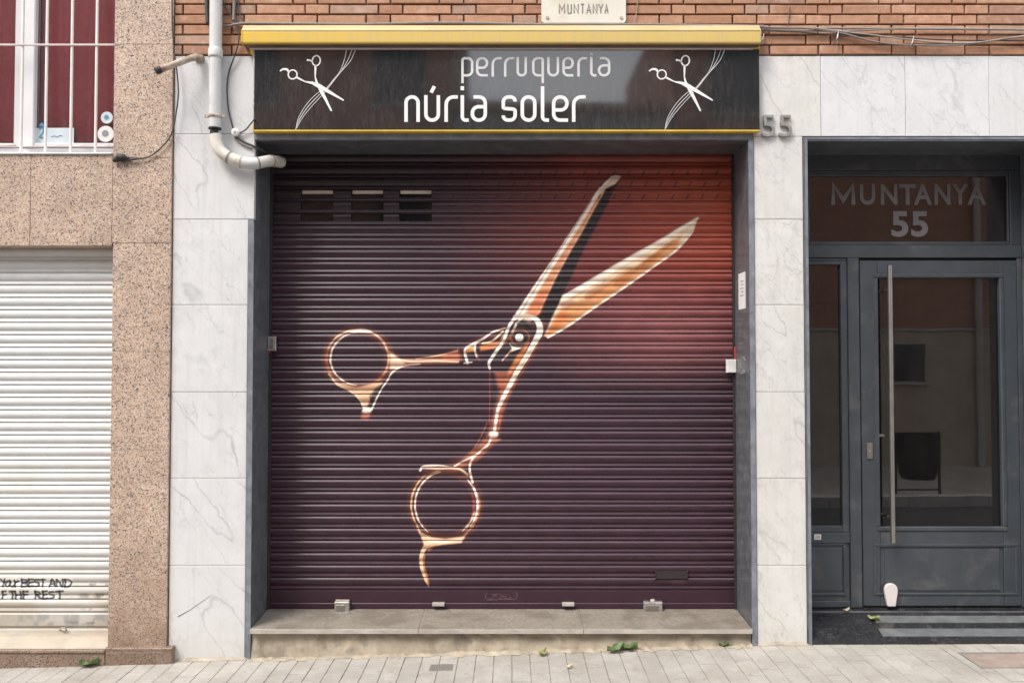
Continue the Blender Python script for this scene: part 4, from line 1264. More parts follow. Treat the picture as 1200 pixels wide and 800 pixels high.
MB().tube([(ax0+.03, YA+.05, za-.012), (ax1-.03, YA+.05, za-.012)], .008, 8).build("fabric_edge", MAT['rail_pink'], aw)

# ================================================================== STREET PLAQUE
YPQ = -.032
pq = thing("street_plaque", (ax(683, YPQ), YPQ, az(27, YPQ)), "cream stone street name plaque on the bricks above the awning", "sign")
x0, x1, z0 = ax(634.5, YPQ, 15), ax(733.5, YPQ, 15), az(27, YPQ)
z1 = z0+.34
b = MB().prism_y(fillet([(x0,z0),(x1,z0),(x1,z1),(x0,z1)], .02, 5, True), YPQ, -.013)
b.build("plate", MAT['plaque'], pq)
for px in (641.5, 728):
    for zz in (az(21, YPQ), z1-.03):
        MB().lathe([(.009, -.006), (.010, -.003), (.010, .003)], (ax(px, YPQ, 20), YPQ, zz), 'y', 12).build("screw", MAT['rust'], pq)
CAPS = {'M':[[(0,1),(0,0),(.5,.62),(1,0),(1,1)]], 'U':[[(0,0),(0,.82),(.18,1),(.82,1),(1,.82),(1,0)]], 'N':[[(0,1),(0,0),(1,1),(1,0)]], 'T':[[(0,0),(1,0)],[(.5,0),(.5,1)]],
        'A':[[(0,1),(.5,0),(1,1)],[(.2,.68),(.8,.68)]], 'Y':[[(0,0),(.5,.5),(1,0)],[(.5,.5),(.5,1)]]}
wq = (YPQ-CAM[1])/F
def sx(v): return 600+v*160/1200
for ch, a, b_ in zip("MUNTANYA", (410,485,540,600,652,708,756,812), (468,527,588,640,698,752,806,850)):
    m = MB()
    for s_ in CAPS[ch]:
        m.ribbon([pp(sx(a+6)+(sx(b_-6)-sx(a+6))*u, 5.2+(15.8-5.2)*v, YPQ-.001) for u, v in s_], 1.5*wq, YPQ-.0016, YPQ-.0003)
    m.build("letter", MAT['plaque_ink'], pq)

# letters from the built-in sans outline, one mesh each
def text_letter(ch, x0, x1, z0, z1, y, th, mat, parent, bold=.0):
    cu = bpy.data.curves.new("letter_curve", 'FONT'); cu.body = ch; cu.extrude = .5; cu.offset = bold; cu.resolution_u = 6
    o = bpy.data.objects.new("letter_tmp", cu); COL.objects.link(o)
    dg = bpy.context.evaluated_depsgraph_get()
    me = bpy.data.meshes.new_from_object(o.evaluated_get(dg)); me.name = "letter"
    bpy.data.objects.remove(o)
    co = np.empty(len(me.vertices)*3); me.vertices.foreach_get("co", co); co = co.reshape(-1, 3)
    mn, mxx = co.min(0), co.max(0)
    u = (co-mn)/(mxx-mn)
    w = np.stack([x0+u[:,0]*(x1-x0), y+th*(1-u[:,2]), z0+u[:,1]*(z1-z0)], 1)
    me.vertices.foreach_set("co", w.ravel()); me.update()
    me.materials.clear(); me.materials.append(mat)
    ob = bpy.data.objects.new("letter", me); COL.objects.link(ob); adopt(ob, parent)
    return ob
# ================================================================== HOUSE NUMBER 55 (cast digits)
for px, lab in ((893, "left metal digit 5 of the house number beside the sign"), (913, "right metal digit 5 of the house number beside the sign")):
    Y = -.024
    w_ = 15.2; y0_, y1_ = 135., 159.5
    d = thing("house_number", (ax(px+8, Y, 147), Y, az(160, Y)), lab, "house number", "house number digits")
    text_letter('5', ax(px+.3, Y, 147), ax(px+15.4, Y, 147), az(160, Y), az(134.8, Y), Y, .0225, MAT['alu_num'], d, -.004).name = "digit"
#PART4
# ================================================================== RAINWATER PIPE
YP = -.055
pr = (15.5/2)*(YP-CAM[1])/F
pipe = thing("drainpipe", (ax(252.5, YP, 150), YP, az(190, YP)), "pale grey plastic drainpipe bending into the shop opening", "pipe")
xp = ax(252.5, YP, 75)
MB().tube([(xp, YP, az(66, YP)), (xp, YP, 5.5)], pr*.94, 20).build("upper_pipe", MAT['pvc'], pipe)
MB().tube([(xp, YP, az(150, YP)), (xp, YP, az(66.3, YP))], pr*.90, 20).build("lower_pipe", MAT['pvc'], pipe)
MB().lathe([(pr*.92, 0), (pr*1.06, .002), (pr*1.08, .01), (pr*1.08, .05), (pr*.95, .058)], (xp, YP, az(68, YP)), 'z', 20).build("socket", MAT['pvc'], pipe)
c_ = MB().lathe([(pr*.92, -.009), (pr*1.03, -.008), (pr*1.03, .008), (pr*.92, .009)], (xp, YP, az(136.5, YP)), 'z', 20).build("clamp", MAT['rust'], pipe)
for s_ in (-1, 1):
    MB().box(xp+s_*pr*1.02-.0, xp+s_*(pr+.022), YP-.006, YP+.006, az(136.5, YP)-.008, az(136.5, YP)+.008).build("clamp_ear", MAT['rust'], c_)
MB().box(xp-.006, xp+.006, YP+pr*.9, .002, az(136.5, YP)-.008, az(136.5, YP)+.008).build("bracket", MAT['rust'], pipe)
xe = ax(251, YP, 160)
MB().tube([(xe, YP, az(161, YP)), (xe, YP, az(149.5, YP))], pr*.62, 16).build("sleeve", MAT['rubber'], pipe)
MB().tube([(xp, YP, az(151.5, YP)), (xp, YP, az(150, YP))], pr*.97, 20).build("collar", MAT['rubber'], pipe)
raw = [(252.5,158,-.055),(254,168,-.056),(257.5,176,-.058),(264,182,-.06),(272,186,-.062),(281,189.5,-.062),(291,191.5,-.06),(300,191.5,-.05),(308,190,-.02),(315,188.8,.03),(322,189,.10),(329,190,.18)]
cur = smooth_pts(raw, 5)
pts = [at(x, y, Y) for x, y, Y in cur]
r2 = .036
cuts = [0, 18, 26, 36, 46, len(pts)-1]
for i, (a, b_) in enumerate(zip(cuts[:-1], cuts[1:])):
    seg = pts[a:b_+1]
    MB().tube(seg, r2*(1.0 if i % 2 == 0 else .97), 18).build("elbow", MAT['pvc_old'] if i != 2 else MAT['pvc'], pipe)
    if i:
        q = pts[a]; d = (pts[a+1]-pts[a-1]).normalized()
        MB().tube([q-d*.004, q+d*.006], r2*1.055, 18).build("joint_ring", MAT['cable_grey'] if i % 2 else MAT['rust'], pipe)

# ================================================================== CABLES
def cable(name, pl, r, mat, label, cat="cable", group=None, n=6):
    q = [at(x, y, Y) for x, y, Y in smooth_pts(pl, n)]
    return MB().tube(q, r, 7).build(name, mat, None, label, cat, group)
pl = [(201.5,-20,-.03),(202,30,-.03),(204,60,-.03),(207.5,85,-.03),(209,110,-.028),(206,135,-.03),(201,157,-.03),(191,171,-.032),(178,182,-.03),(166,186,-.032),(152,186,-.034)]
c1 = thing("hanging_cable", at(152,186,-.03), "thin dark cable hanging down the granite edge to a black plug", "cable")
MB().tube([at(x, y, Y) for x, y, Y in smooth_pts(pl, 6)], .0045, 7).build("wire", MAT['cable'], c1)
MB().tube([at(152,186,-.034), at(148,185.6,-.036), at(146,185,-.036), at(139,184.6,-.036), at(136,187,-.036), at(132.5,189,-.036)], [.009,.013,.022,.024,.016,.010], 10).build("plug", MAT['rubber'], c1)
MB().tube([at(148,188,-.034), at(160,186,-.034)], .008, 8).build("grip", MAT['cable'], c1)
cable("wire", [(277,-20,-.03),(276.5,0,-.03),(275,20,-.03),(277,30,-.03),(280,40,-.03),(279,52,-.03),(274,68,-.02),(268,86,-.012),(266,105,-.012),(268,130,-.012),(273,150,-.012),(276,158,-.014)], .0045, MAT['cable'], "thin black cable running down from the bricks to the white insulator")
cable("wire", [(274,-20,-.025),(274.5,5,-.025),(274,24,-.025)], .011, MAT['cable_grey'], "thick grey conduit stub on the bricks beside the drainpipe")
cable("wire", [(258,-10,-.02),(264,8,-.025),(272,20,-.028),(282,27,-.03),(292,29,-.03)], .004, MAT['cable'], "black wire slanting across the bricks above the yellow awning corner")
cable("wire", [(279,-10,-.02),(279.5,10,-.025),(283,22,-.03),(290,29,-.03)], .003, MAT['cable'], "thinnest wire dropping to the awning's left corner")
cable("wire", [(258,30,-.022),(268,30.5,-.026),(278,28.5,-.03),(300,27.5,-.03),(420,28.5,-.03),(520,27,-.03),(640,28.8,-.03),(760,29,-.03),(895,31,-.03)], .0075, MAT['cable_grey'], "grey cable lying along the top of the awning box")
cable("wire", [(242,-10,-.022),(242.5,10,-.022),(243.5,27,-.022)], .012, MAT['cable'], "dark conduit stub on the bricks left of the drainpipe")
cable("wire", [(278,158,-.014),(288,152,-.02),(294,145,-.03),(299,139,-.06)], .0045, MAT['cable'], "short black cable from the white insulator up to the sign corner")
cable("wire", [(275,160,-.014),(285,166,-.014),(296,171,-.012),(306,176,.03),(318,182,.12)], .0065, MAT['cable'], "black cable sloping from the insulator into the shop opening")
cable("wire", [(276,162,-.012),(284,168.5,-.013),(295,174,-.012)], .006, MAT['cable_grey'], "short grey cable end below the white insulator")
ins = thing("insulator", at(277,157,-.03), "round white porcelain insulator knob beside the drainpipe elbow", "insulator")
q = at(277.5,156.5,0)
MB().lathe([(.012,-.003),(.020,-.012),(.0255,-.020),(.0255,-.032),(.018,-.037),(.008,-.037)], (q.x,0,q.z), 'y', 20).build("knob", MAT['ceramic'], ins)
MB().lathe([(.007,-.034),(.007,-.041),(.004,-.043)], (q.x,0,q.z), 'y', 10).build("screw", MAT['rust'], ins)
# bundle on the right
G = "cable bundle along the bricks right of the awning"
cable("wire", [(888,32,-.03),(925,33,-.03),(1000,33.5,-.03),(1060,34,-.03),(1120,34.5,-.03),(1215,35,-.03)], .006, MAT['cable_grey'], "straight topmost grey cable of the bundle right of the awning", group=G)
cable("wire", [(888,34,-.026),(930,36,-.026),(985,36.5,-.026),(1030,35,-.03),(1100,33,-.03),(1215,36,-.03)], .005, MAT['cable_pale'], "pale cable wavering just under the topmost one, right of awning", group=G)
cable("wire", [(940,33,-.032),(960,35,-.034),(990,40,-.034),(1020,48,-.034),(1050,52,-.034),(1090,53.5,-.034),(1130,52.5,-.034),(1170,47,-.034),(1215,39.5,-.034)], .0052, MAT['cable_grey'], "lowest sagging grey cable of the bundle right of the awning", group=G)
cable("wire", [(955,33,-.036),(985,37,-.036),(1020,41,-.038),(1060,46,-.038),(1100,50,-.038),(1140,50.5,-.038),(1180,45,-.038),(1215,41,-.038)], .0048, MAT['cable_pale'], "pale sagging cable between the others, right of the awning", group=G)
cable("wire", [(888,36,-.03),(940,38,-.03),(985,42,-.03),(1040,43,-.03),(1110,47,-.03),(1215,48,-.03)], .004, MAT['cable'], "thin dark cable crossing behind the sagging ones, right of awning", group=G)
for px, y0_, y1_, lab in ((981,36,52,"small hook holding cables, nearest the awning's right end"), (1069,43,56,"bright metal clip holding the sagging cables farther right"), (893.5,40,52,"rusty eye bolt at the awning's right end")):
    h = thing("cable_clip", at(px, y1_, -.02), lab, "clip")
    MB().tube([at(px+1,y0_,-.012), at(px+1.5,y0_+1,-.04), at(px+.3,(y0_+y1_)/2,-.048), at(px-1.5,y1_-2,-.046), at(px-.5,y1_,-.035), at(px+.8,y1_-3,-.012)], .0045, 7).build("hook", MAT['zinc'], h)
cable("wire", [(926,8,-.018),(925,20,-.018),(923,32,-.022)], .003, MAT['cable'], "short dark wire end rising on the bricks above the number 55")
cable("wire", [(747.5,-10,-.018),(747,4,-.018),(746,14,-.018),(742.5,29,-.025)], .0028, MAT['cable_pale'], "thin pale wire on the bricks just right of the street plaque")
# stub of painted pipe with a black end
sp = thing("pipe_stub", at(236,69,0), "short rusty painted pipe with black end sticking out beside the drainpipe", "pipe")
MB().tube([at(236,68.5,-.012), at(229,67.2,-.05), at(222,69,-.085), at(187,82,-.16)], [.021,.021,.019,.019], 14).build("tube", MAT['rust'], sp)
MB().tube([at(188.5,81.5,-.157), at(182.5,83.8,-.17)], .0215, 14).build("end_cap", MAT['rubber'], sp)
MB().cbox(ax(229.5,0,69), ax(239,0,69), -.012, -.001, az(73,0), az(65.8,0), .003).build("wall_plate", MAT['rust'], sp)

# ================================================================== BARRED WINDOW
YW = .095
wi = thing("window", ((WX0+WX1)/2, YW, WZ0), "white plastic window with burgundy curtains behind bars, left building", "window")
def wbar(x0, x1, z0, z1, y0, y1, name="frame", c=.004): return MB().cbox(x0, x1, y0, y1, z0, z1, c).build(name, MAT['pvc_white'], wi)
wz0, wz1 = WZ0+.005, WZ1
MX0, MX1 = ax(17, YW, 90), ax(41.5, YW, 90); MC = ax(26, YW, 90)
wbar(WX0, WX1, wz0, az(173.5, YW), YW, YW+.07)
wbar(WX0, WX1, wz1-.06, wz1, YW, YW+.07)
wbar(WX0, WX0+.05, az(173.5, YW)+.001, wz1-.061, YW, YW+.07); wbar(WX1-.004, WX1+.001, az(173.5, YW)+.001, wz1-.061, YW, YW+.07)
wbar(MC+.001, MX1, az(173, YW)+.001, wz1-.062, YW-.012, YW+.05, "sash_stile", .006)
wbar(MX0, MC-.001, az(173, YW)+.001, wz1-.062, YW-.004, YW+.05, "sash_stile", .006)
wbar(MX1+.001, WX1-.005, az(173, YW)+.001, az(168, YW), YW-.008, YW+.05, "sash_rail", .005)
wbar(WX0+.051, MX0-.001, az(173, YW)+.001, az(168, YW), YW-.004, YW+.05, "sash_rail", .005)
MB().tube([(ax(32,YW,172), YW-.018, az(172.6,YW)), (WX1-.006, YW-.018, az(172.6,YW))], .0065, 8).build("drip_rail", MAT['rail_pink'], wi)
MB().tube([(WX0+.06, YW-.014, az(171.4,YW)), (ax(20,YW,171), YW-.014, az(171.4,YW))], .0065, 8).build("drip_rail", MAT['rail_pink'], wi)
for a, b_ in ((WX0+.051, MX0), (MX1, WX1)):
    MB().box(a, b_, YW+.024, YW+.03, az(168, YW), wz1-.062).build("pane", MAT['glass_window'], wi)
wsill = MB().cbox(WX0-.01, WX1-.002, GY-.012, YW, WZ0-.006, WZ0+.004, .003).build("sill", MAT['pvc_white'], wi)
# curtains
def curtain(x0, x1, y, lab, amp=.017, seed=1):
    rr = random.Random(seed)
    n, zs_ = 70, (WZ0+.02, WZ0+.35, WZ0+.9, 4.68)
    ph = [rr.uniform(0, 6) for _ in range(4)]
    vs = []
    for j, zz in enumerate(zs_):
        for i in range(n+1):
            u = i/n
            x = x0+(x1-x0)*u+.02*math.sin(j*1.3+u*9)*(u*(1-u)*4)
            yy = y+amp*(math.sin(u*(x1-x0)*38+ph[0]+j*.2)+.6*math.sin(u*(x1-x0)*23+ph[1]-j*.3)+.3*math.sin(u*(x1-x0)*95+ph[2]))
            vs.append((x, yy, zz))
    fs = [(j*(n+1)+i, j*(n+1)+i+1, (j+1)*(n+1)+i+1, (j+1)*(n+1)+i) for j in range(3) for i in range(n)]
    b = MB(); b.add(vs, fs, True)
    o = b.build("curtain", MAT['curtain'], None, lab, "curtain", "burgundy curtains behind the barred window")
    so = o.modifiers.new("thickness", 'SOLIDIFY'); so.thickness = .003
curtain(MX1-.02, WX1+.02, YW+.068, "burgundy curtain behind the right pane of the barred window", seed=3)
curtain(WX0, MX0+.01, YW+.070, "burgundy curtain behind the left pane of the barred window", seed=5)
MB().add([(WX0-.1,.42,WZ0-.1),(WX1+.1,.42,WZ0-.1),(WX1+.1,.42,4.8),(WX0-.1,.42,4.8)], [(0,1,2,3)]).build("dark_backing", MAT['room'], wi)
# grille
YG = .012
gl_ = thing("window_grille", ((WX0+WX1)/2, YG, WZ0), "white painted iron bars with rust spots across the left window", "grille")
for px in (-60, -32, -3.5, 26, 54.5, 84, 113):
    x = ax(px, YG, 90)
    if x < WX0: continue
    MB().tube([(x, YG, WZ0+.006), (x, YG, 4.66)], .0088, 8).build("bar", MAT['bars'], gl_)
for zz in (az(53.5, YG), az(53.5,YG)+.55):
    MB().cbox(WX0, WX1-.001, YG-.014, YG-.0075, zz-.0065, zz+.0065, .002).build("cross_bar", MAT['rail_pink'], gl_)
# stickers on the glass and the little card
YK = YW+.022
for px, py, rr, lab in ((125.2,138,7.1,"upper round white sticker on the barred window pane"), (123.8,157,9.6,"lower larger round white sticker on the barred window pane")):
    q = at(px, py, YK); m_ = (YK-CAM[1])/F
    s_ = thing("sticker", q, lab, "sticker", "round stickers on the window")
    MB().lathe([(rr*m_, .0012), (rr*m_, 0)], (q.x, YK, q.z), 'y', 28).build("disc", MAT['paleblue' if rr < 8 else 'paper'], s_)
    MB().lathe([(rr*m_*.42, .0004), (rr*m_*.42, -.0004)], (q.x-.002, YK-.0008, q.z+.002), 'y', 12).build("mark", MAT['blue_ink'] if rr < 8 else MAT['ink'], s_)
cd = thing("window_card", at(64,168,YK), "pale blue card with small blue figure standing in the barred window", "card")
MB().cbox(ax(42.5,YK,160), ax(86.5,YK,160), YK, YK+.0015, az(167.8,YK), az(150,YK), .0004).build("card", MAT['paleblue'], cd)
m_ = (YK-CAM[1])/F
MB().ribbon([pp(x,y,YK) for x, y in smooth_pts([(60,160.6),(64,159.6),(67,160.8),(71,158.8),(73,160)], 4)], 1.1*m_, YK-.0012, YK-.0004).build("script_line", MAT['blue_ink'], cd)
mm = MB().ribbon([pp(x,y,YK) for x, y in smooth_pts([(46.5,152),(48.5,149.5),(51,152),(50,156.5),(47,161),(51,161.8)], 5)], 2.2*m_, YK-.0014, YK-.0005)
mm.lathe([(2.9*m_, .0004), (2.9*m_, -.0006)], (ax(48.8,YK,147), YK-.0008, az(147,YK)), 'y', 16)
mm.build("figure", MAT['blue_ink'], cd)

# ================================================================== WHITE SHUTTER WITH THE MARKER TEXT
YH = .115
cw = Canvas(-330, 131, 290, 745, 3.0, lin((210,211,210)))
def white_paint(c):
    X, Y = c.X, c.Y
    sl = (slice(None), slice(None))
    n = c.fnoise(60, 21, 5); n2 = c.fnoise(9, 22, 4)
    low = np.clip((Y-640)/70, 0, 1)
    c.blend(sl, np.clip(low*.75+(n-.5)*1.6*low, 0, .9), lin((172,163,148)))
    c.blend(sl, np.clip((np.clip((Y-520)/60,0,1)*np.clip((600-Y)/40,0,1))*(n-.25), 0, .35), lin((214,204,186)))
    band = np.clip((Y-716)/4, 0, 1)*np.clip((736-Y)/4, 0, 1)
    c.blend(sl, band*np.clip((n2-.42)*4, 0, .85), lin((150,150,148)))
    for y in (683, 697.5, 712, 727):                        # black rub marks along the ribs
        s_ = np.exp(-((Y-y-1.5)/1.8)**2)*np.clip((n2-.48)*5, 0, 1)*np.clip((X-60)/60, .15, 1)
        c.blend(sl, s_*.8, lin((92,84,76)))
    p = np.exp(-((Y-697)/3)**2)*np.clip((X-90)/20, 0, 1)*np.clip((n2-.35)*5, 0, 1)
    c.blend(sl, p*.8, lin((110,98,84)))
    # white repainted patch under the writing
    c.poly([(-30,677),(91,677),(89,688),(-30,689)], (222,221,217), .85, 1.5)
    c.poly([(-30,692),(76,692),(74,704),(-30,704)], (220,219,214), .8, 1.5)
    INK = (42,34,48)
    FT = {'Y':[[(0,0),(.5,.5)],[(1,0),(.35,1)]], 'O':[[(.5,.25),(.1,.5),(.2,.9),(.6,1),(.95,.65),(.75,.3),(.45,.25)]], 'U':[[(0,.15),(.08,.8),(.5,1),(.9,.75),(1,.1)]],
          'R':[[(0.05,1),(0.1,0)],[(.1,.05),(.75,.08),(.85,.35),(.1,.52)],[(.25,.5),(1,1)]], 'r':[[(.0,.2),(.1,1)],[(.08,.5),(.9,.2)]],
          'B':[[(0.05,1),(0.1,0)],[(.1,.02),(.8,.1),(.75,.4),(.1,.5)],[(.1,.5),(.95,.65),(.8,.95),(.05,1)]], 'E':[[(0.05,1),(0.1,0)],[(.1,.02),(.95,.0)],[(.1,.5),(.75,.45)],[(.05,1),(.95,.95)]],
          'S':[[(.9,.05),(.25,.1),(.15,.4),(.75,.55),(.85,.85),(.1,1)]], 'T':[[(0,.05),(1,0)],[(.5,.0),(.45,1)]], 'A':[[(0,1),(.5,0),(.95,1)],[(.2,.65),(.8,.6)]],
          'N':[[(0,1),(.1,0),(.85,1),(.95,0)]], 'D':[[(.1,0),(.05,1)],[(-.05,.02),(.7,.1),(1,.5),(.6,.95),(0,1)]], 'F':[[(0.05,1),(0.1,0)],[(.1,.02),(.95,.0)],[(.1,.5),(.75,.45)]], 'H':[[(0,0),(.05,1)],[(.9,0),(.95,1)],[(.05,.55),(.92,.48)]], "l":[[(.3,0),(.3,1)]]}
    def word(chars, y0, y1, w):
        for ch, a, b in chars:
            for s_ in FT[ch]:
                c.stroke([(5.6+a*.15+(b-a)*.15*u+random.uniform(-.25,.25), y0+(y1-y0)*v+random.uniform(-.3,.3), w*random.uniform(.8,1.2)) for u, v in s_], INK, alpha=.9, soft=.5)
    word([('Y',8,40),('O',40,75),('U',78,112),('r',112,145),('B',165,215),('E',220,262),('S',262,305),('T',312,352),('A',380,430),('N',438,488),('D',500,552)], 678.4, 687.2, 2.3)
    word([('F',18,52),('T',78,120),('H',120,165),('F',178,220),('R',272,318),('E',330,372),('S',378,420),('T',436,492)], 692.3, 701.2, 2.4)
    c.a *= (.95+.10*n2)[..., None]
white_paint(cw)
WUV = (ax(-330, YH), ax(131, YH), az(745, YH), az(290, YH))
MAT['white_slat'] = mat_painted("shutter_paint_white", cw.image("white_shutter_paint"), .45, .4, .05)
ws = thing("roller_shutter", ((HX0+HX1)/2, YH, az(745, YH)), "white roller shutter with black marker writing near its foot, left building", "shutter")
pw = az(400, YH)-az(414.6, YH)
z = az(716.2, YH)
zb0 = z
while z < HZ1+.02:
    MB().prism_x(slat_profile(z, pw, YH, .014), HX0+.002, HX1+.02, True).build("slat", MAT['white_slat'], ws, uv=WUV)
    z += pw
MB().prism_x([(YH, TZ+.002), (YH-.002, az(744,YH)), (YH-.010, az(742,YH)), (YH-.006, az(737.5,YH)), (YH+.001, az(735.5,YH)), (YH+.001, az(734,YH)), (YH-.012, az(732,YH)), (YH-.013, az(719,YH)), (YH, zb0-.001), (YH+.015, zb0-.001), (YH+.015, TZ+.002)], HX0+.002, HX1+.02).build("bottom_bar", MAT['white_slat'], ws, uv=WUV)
q = at(74, 737, YH-.02)
MB().tube([at(70,737.5,YH-.008), at(71,735.5,YH-.025), at(76,735,YH-.028), at(78,737.5,YH-.02), at(74,739.5,YH-.012)], .004, 7).build("pull_ring", MAT['rust'], ws)

# ================================================================== ENTRANCE DOOR
ed = thing("entrance_door", (2.6, DD, az(713, DD)), "anthracite grey glazed entrance door with sidelight, transom and long steel handle", "door")
YD = DD
def P2(x0, x1, y0, y1, Y=YD): return ax(x0, Y), ax(x1, Y), az(y1, Y), az(y0, Y)
def member(x0, x1, y0, y1, dy=0.0, depth=.06, name="frame", c=.003, mat=None, parent=None):
    a, b_, c0, c1 = P2(x0, x1, y0, y1)
    return MB().cbox(a, b_, YD+dy, YD+dy+depth, c0, c1, c).build(name, mat or MAT['door'], parent or ed)
ZL = 936; ZR = 1198.6                 # pixel extents at the door plane (left end lies behind the jamb)
member(ZL, ZR, 178, 199, 0, .06); 
member(1186.3, ZR, 199.2, 287, 0, .06)
member(ZL, 949.2, 199.2, 287, 0, .06)
member(ZL, ZR, 287.2, 302, -.004, .064, "transom_bar")
# transom beads
member(949.4, 1186.1, 199.2, 206, .012, .03, "glazing_bead"); member(949.4, 1186.1, 282.8, 287, .012, .03, "glazing_bead")
member(949.4, 951.0, 206.2, 282.6, .012, .03, "glazing_bead"); member(1184.5, 1186.1, 206.2, 282.6, .012, .03, "glazing_bead")
tg = member(951.0, 1184.5, 206, 282.8, .030, .006, "transom_pane", .0005, MAT['glass_door'])
# sidelight
member(994, 1007.2, 302.2, 711.5, -.004, .064, "post")
member(ZL, 944, 302.2, 711.5, 0, .06)
member(944.2, 993.8, 302.2, 305.5, .006, .05, "sidelight_rail")
member(986, 993.8, 305.7, 624, .006, .05, "sidelight_stile"); member(944.2, 985.8, 305.7, 310, .006, .05, "sidelight_rail")
member(944.2, 985.8, 616, 624, .006, .05, "sidelight_rail")
member(944.2, 993.8, 624.2, 636, 0, .056, "lock_rail")
member(944.2, 985.8, 310.2, 615.8, .030, .006, "sidelight_pane", .0005, MAT['glass_door'])
member(944.2, 993.8, 636.2, 711, .012, .04, "kick_panel")
member(944.2, 985, 641.5, 692.5, .006, .0055, "raised_field", .004)
for (a, b_, c, d) in ((944.2, 988.6, 636.3, 639), (944.2, 988.6, 695, 697.8), (986, 988.6, 639.2, 694.8)): member(a, b_, c, d, .002, .0095, "moulding", .003)
member(944.2, 993.8, 704, 711.2, -.002, .0138, "weather_bar")
# door leaf
leaf = MB(); 
member(1008.6, 1028.8, 305.4, 709.5, -.002, .055, "leaf_stile")
member(1172.6, 1192.4, 305.4, 709.5, -.002, .055, "leaf_stile")
member(1029, 1172.4, 305.4, 321, -.002, .055, "leaf_rail"); member(1029, 1172.4, 622, 637, -.002, .055, "leaf_rail")
member(1029, 1172.4, 697.5, 709.5, -.002, .055, "leaf_rail")
member(1193.2, ZR, 302.2, 711.5, 0, .06)
for (a, b_, c, d) in ((1024, 1177, 320.6, 325.6), (1024, 1177, 616.8, 622), (1024, 1029.2, 325.8, 616.6), (1171.8, 1177, 325.8, 616.6)):
    member(a, b_, c, d, -.008, .045, "glazing_bead", .005)
member(1029.2, 1171.8, 325.8, 616.6, .022, .006, "door_pane", .0005, MAT['glass_door'])
member(1029, 1172.4, 637.2, 697.3, .006, .04, "kick_panel")
member(1033.5, 1168, 642, 692, .001, .0045, "raised_field", .004)
for (a, b_, c, d) in ((1020.5, 1189, 636.6, 640), (1020.5, 1189, 694, 697), (1020.5, 1024, 640.2, 693.8), (1185.5, 1189, 640.2, 693.8)):
    member(a, b_, c, d, -.0065, .0042, "moulding", .0025)
member(1007.3, 1008.5, 303, 709.5, .02, .02, "gasket", .0005, MAT['door_edge'])
member(1192.5, 1193.1, 303, 709.5, .02, .02, "gasket", .0005, MAT['door_edge'])
member(1007.4, 1193, 302.1, 305.2, .02, .02, "gasket", .0005, MAT['door_edge'])
member(944, 1198, 709.7, 713, .012, .03, "gap", .0005, MAT['door_edge'])
# handle and lock
YHn = YD-.07
xh = ax(1043.6, YHn)
hd = MB().tube([(xh, YHn, az(635.5, YHn)), (xh, YHn, az(311, YHn))], .0155, 16).build("handle", MAT['steel'], ed)
for py in (340, 607):
    MB().tube([(xh, YHn+.012, az(py, YHn)), (xh+.0, YD-.003, az(py, YHn))], .009, 10).build("handle_mount", MAT['steel'], hd)
a, b_, c0, c1 = P2(1014, 1021, 519, 537.5, YD-.004)
lk = MB().cbox(a, b_, YD-.010, YD-.0025, c0, c1, .002).build("lock_plate", MAT['steel'], ed)
MB().lathe([(.006, -.004), (.006, .0)], ((a+b_)/2, YD-.0102, (c0+c1)/2), 'y', 12).build("key_hole", MAT['zinc'], lk)
a, b_, c0, c1 = P2(1029.5, 1036, 509, 511.5, YD-.02)
MB().cbox(a, b_, YD-.012, YD+.02, c0, c1, .001).build("latch_tab", MAT['steel'], ed)
a, b_, c0, c1 = P2(952, 960, 625.6, 632, YD-.002)
mk = MB().cbox(a, b_, YD-.0025, YD-.0005, c0, c1, .0003).build("maker_label", MAT['paper'], ed, label="small white label on the rail under the sidelight")
for i in range(3): MB().box(a+.006, b_-.006, YD-.0032, YD-.0027, c0+.007+i*.008, c0+.010+i*.008).build("text_line", MAT['ink'], mk)

# frosted lettering on the transom: built-in sans outline, one mesh per letter
YTX = YD+.0275
for ch, a, b_ in zip("MUNTANYA", (303,438,537,623,693,790,872,945), (417,511,615,703,777,865,950,1032)):
    x0, x1, z0, z1 = P2(900+a/4, 900+b_/4, 180+143/4, 180+240/4, YTX)
    if ch == 'M':
        wd = (z1-z0)*.195; h_ = wd/2
        MB().ribbon([(x0+h_, z0), (x0+h_+.002, z1-h_*.6), ((x0+x1)/2, z0+wd*1.1), (x1-h_-.002, z1-h_*.6), (x1-h_, z0)], wd, YTX, YTX+.0012).build("letter", MAT['frost'], tg)
    else: text_letter(ch, x0, x1, z0, z1, YTX, .0012, MAT['frost'], tg, .024)
for a, b_ in ((585,665),(678,758)):
    x0, x1, z0, z1 = P2(900+a/4, 900+b_/4, 180+270/4, 180+390/4, YTX)
    text_letter('5', x0, x1, z0, z1, YTX, .0012, MAT['frost'], tg, .03)

# ramp of polished black granite in front of the door
rz0, rz1 = az(750, 0.0), az(712.5, DD)
rmp = thing("entrance_ramp", (2.5, .17, rz0), "polished black granite ramp with grey anti-slip strips before the door", "ramp")
def rzz(y): return rz0+(rz1-rz0)*(y-.0)/DD
def on_ramp(name, poly, y_off, mat, th=.05, parent=None):
    vs = [(x, y, rzz(y)+y_off) for x, y in poly]+[(x, y, rzz(y)+y_off-th) for x, y in poly]
    n = len(poly)
    fs = [tuple(range(n)), tuple(range(n, 2*n))[::-1]]+[(i, n+i, n+(i+1) % n, (i+1) % n) for i in range(n)]
    return MB().add(vs, fs).build(name, mat, parent or rmp)
def gnd(px, py):
    """where the line of sight meets the ramp"""
    a = at(px, py, -.02); b_ = at(px, py, .40)
    fa, fb = a.z-rzz(a.y), b_.z-rzz(b_.y)
    q = a+(b_-a)*(fa/(fa-fb)); return q.x, q.y
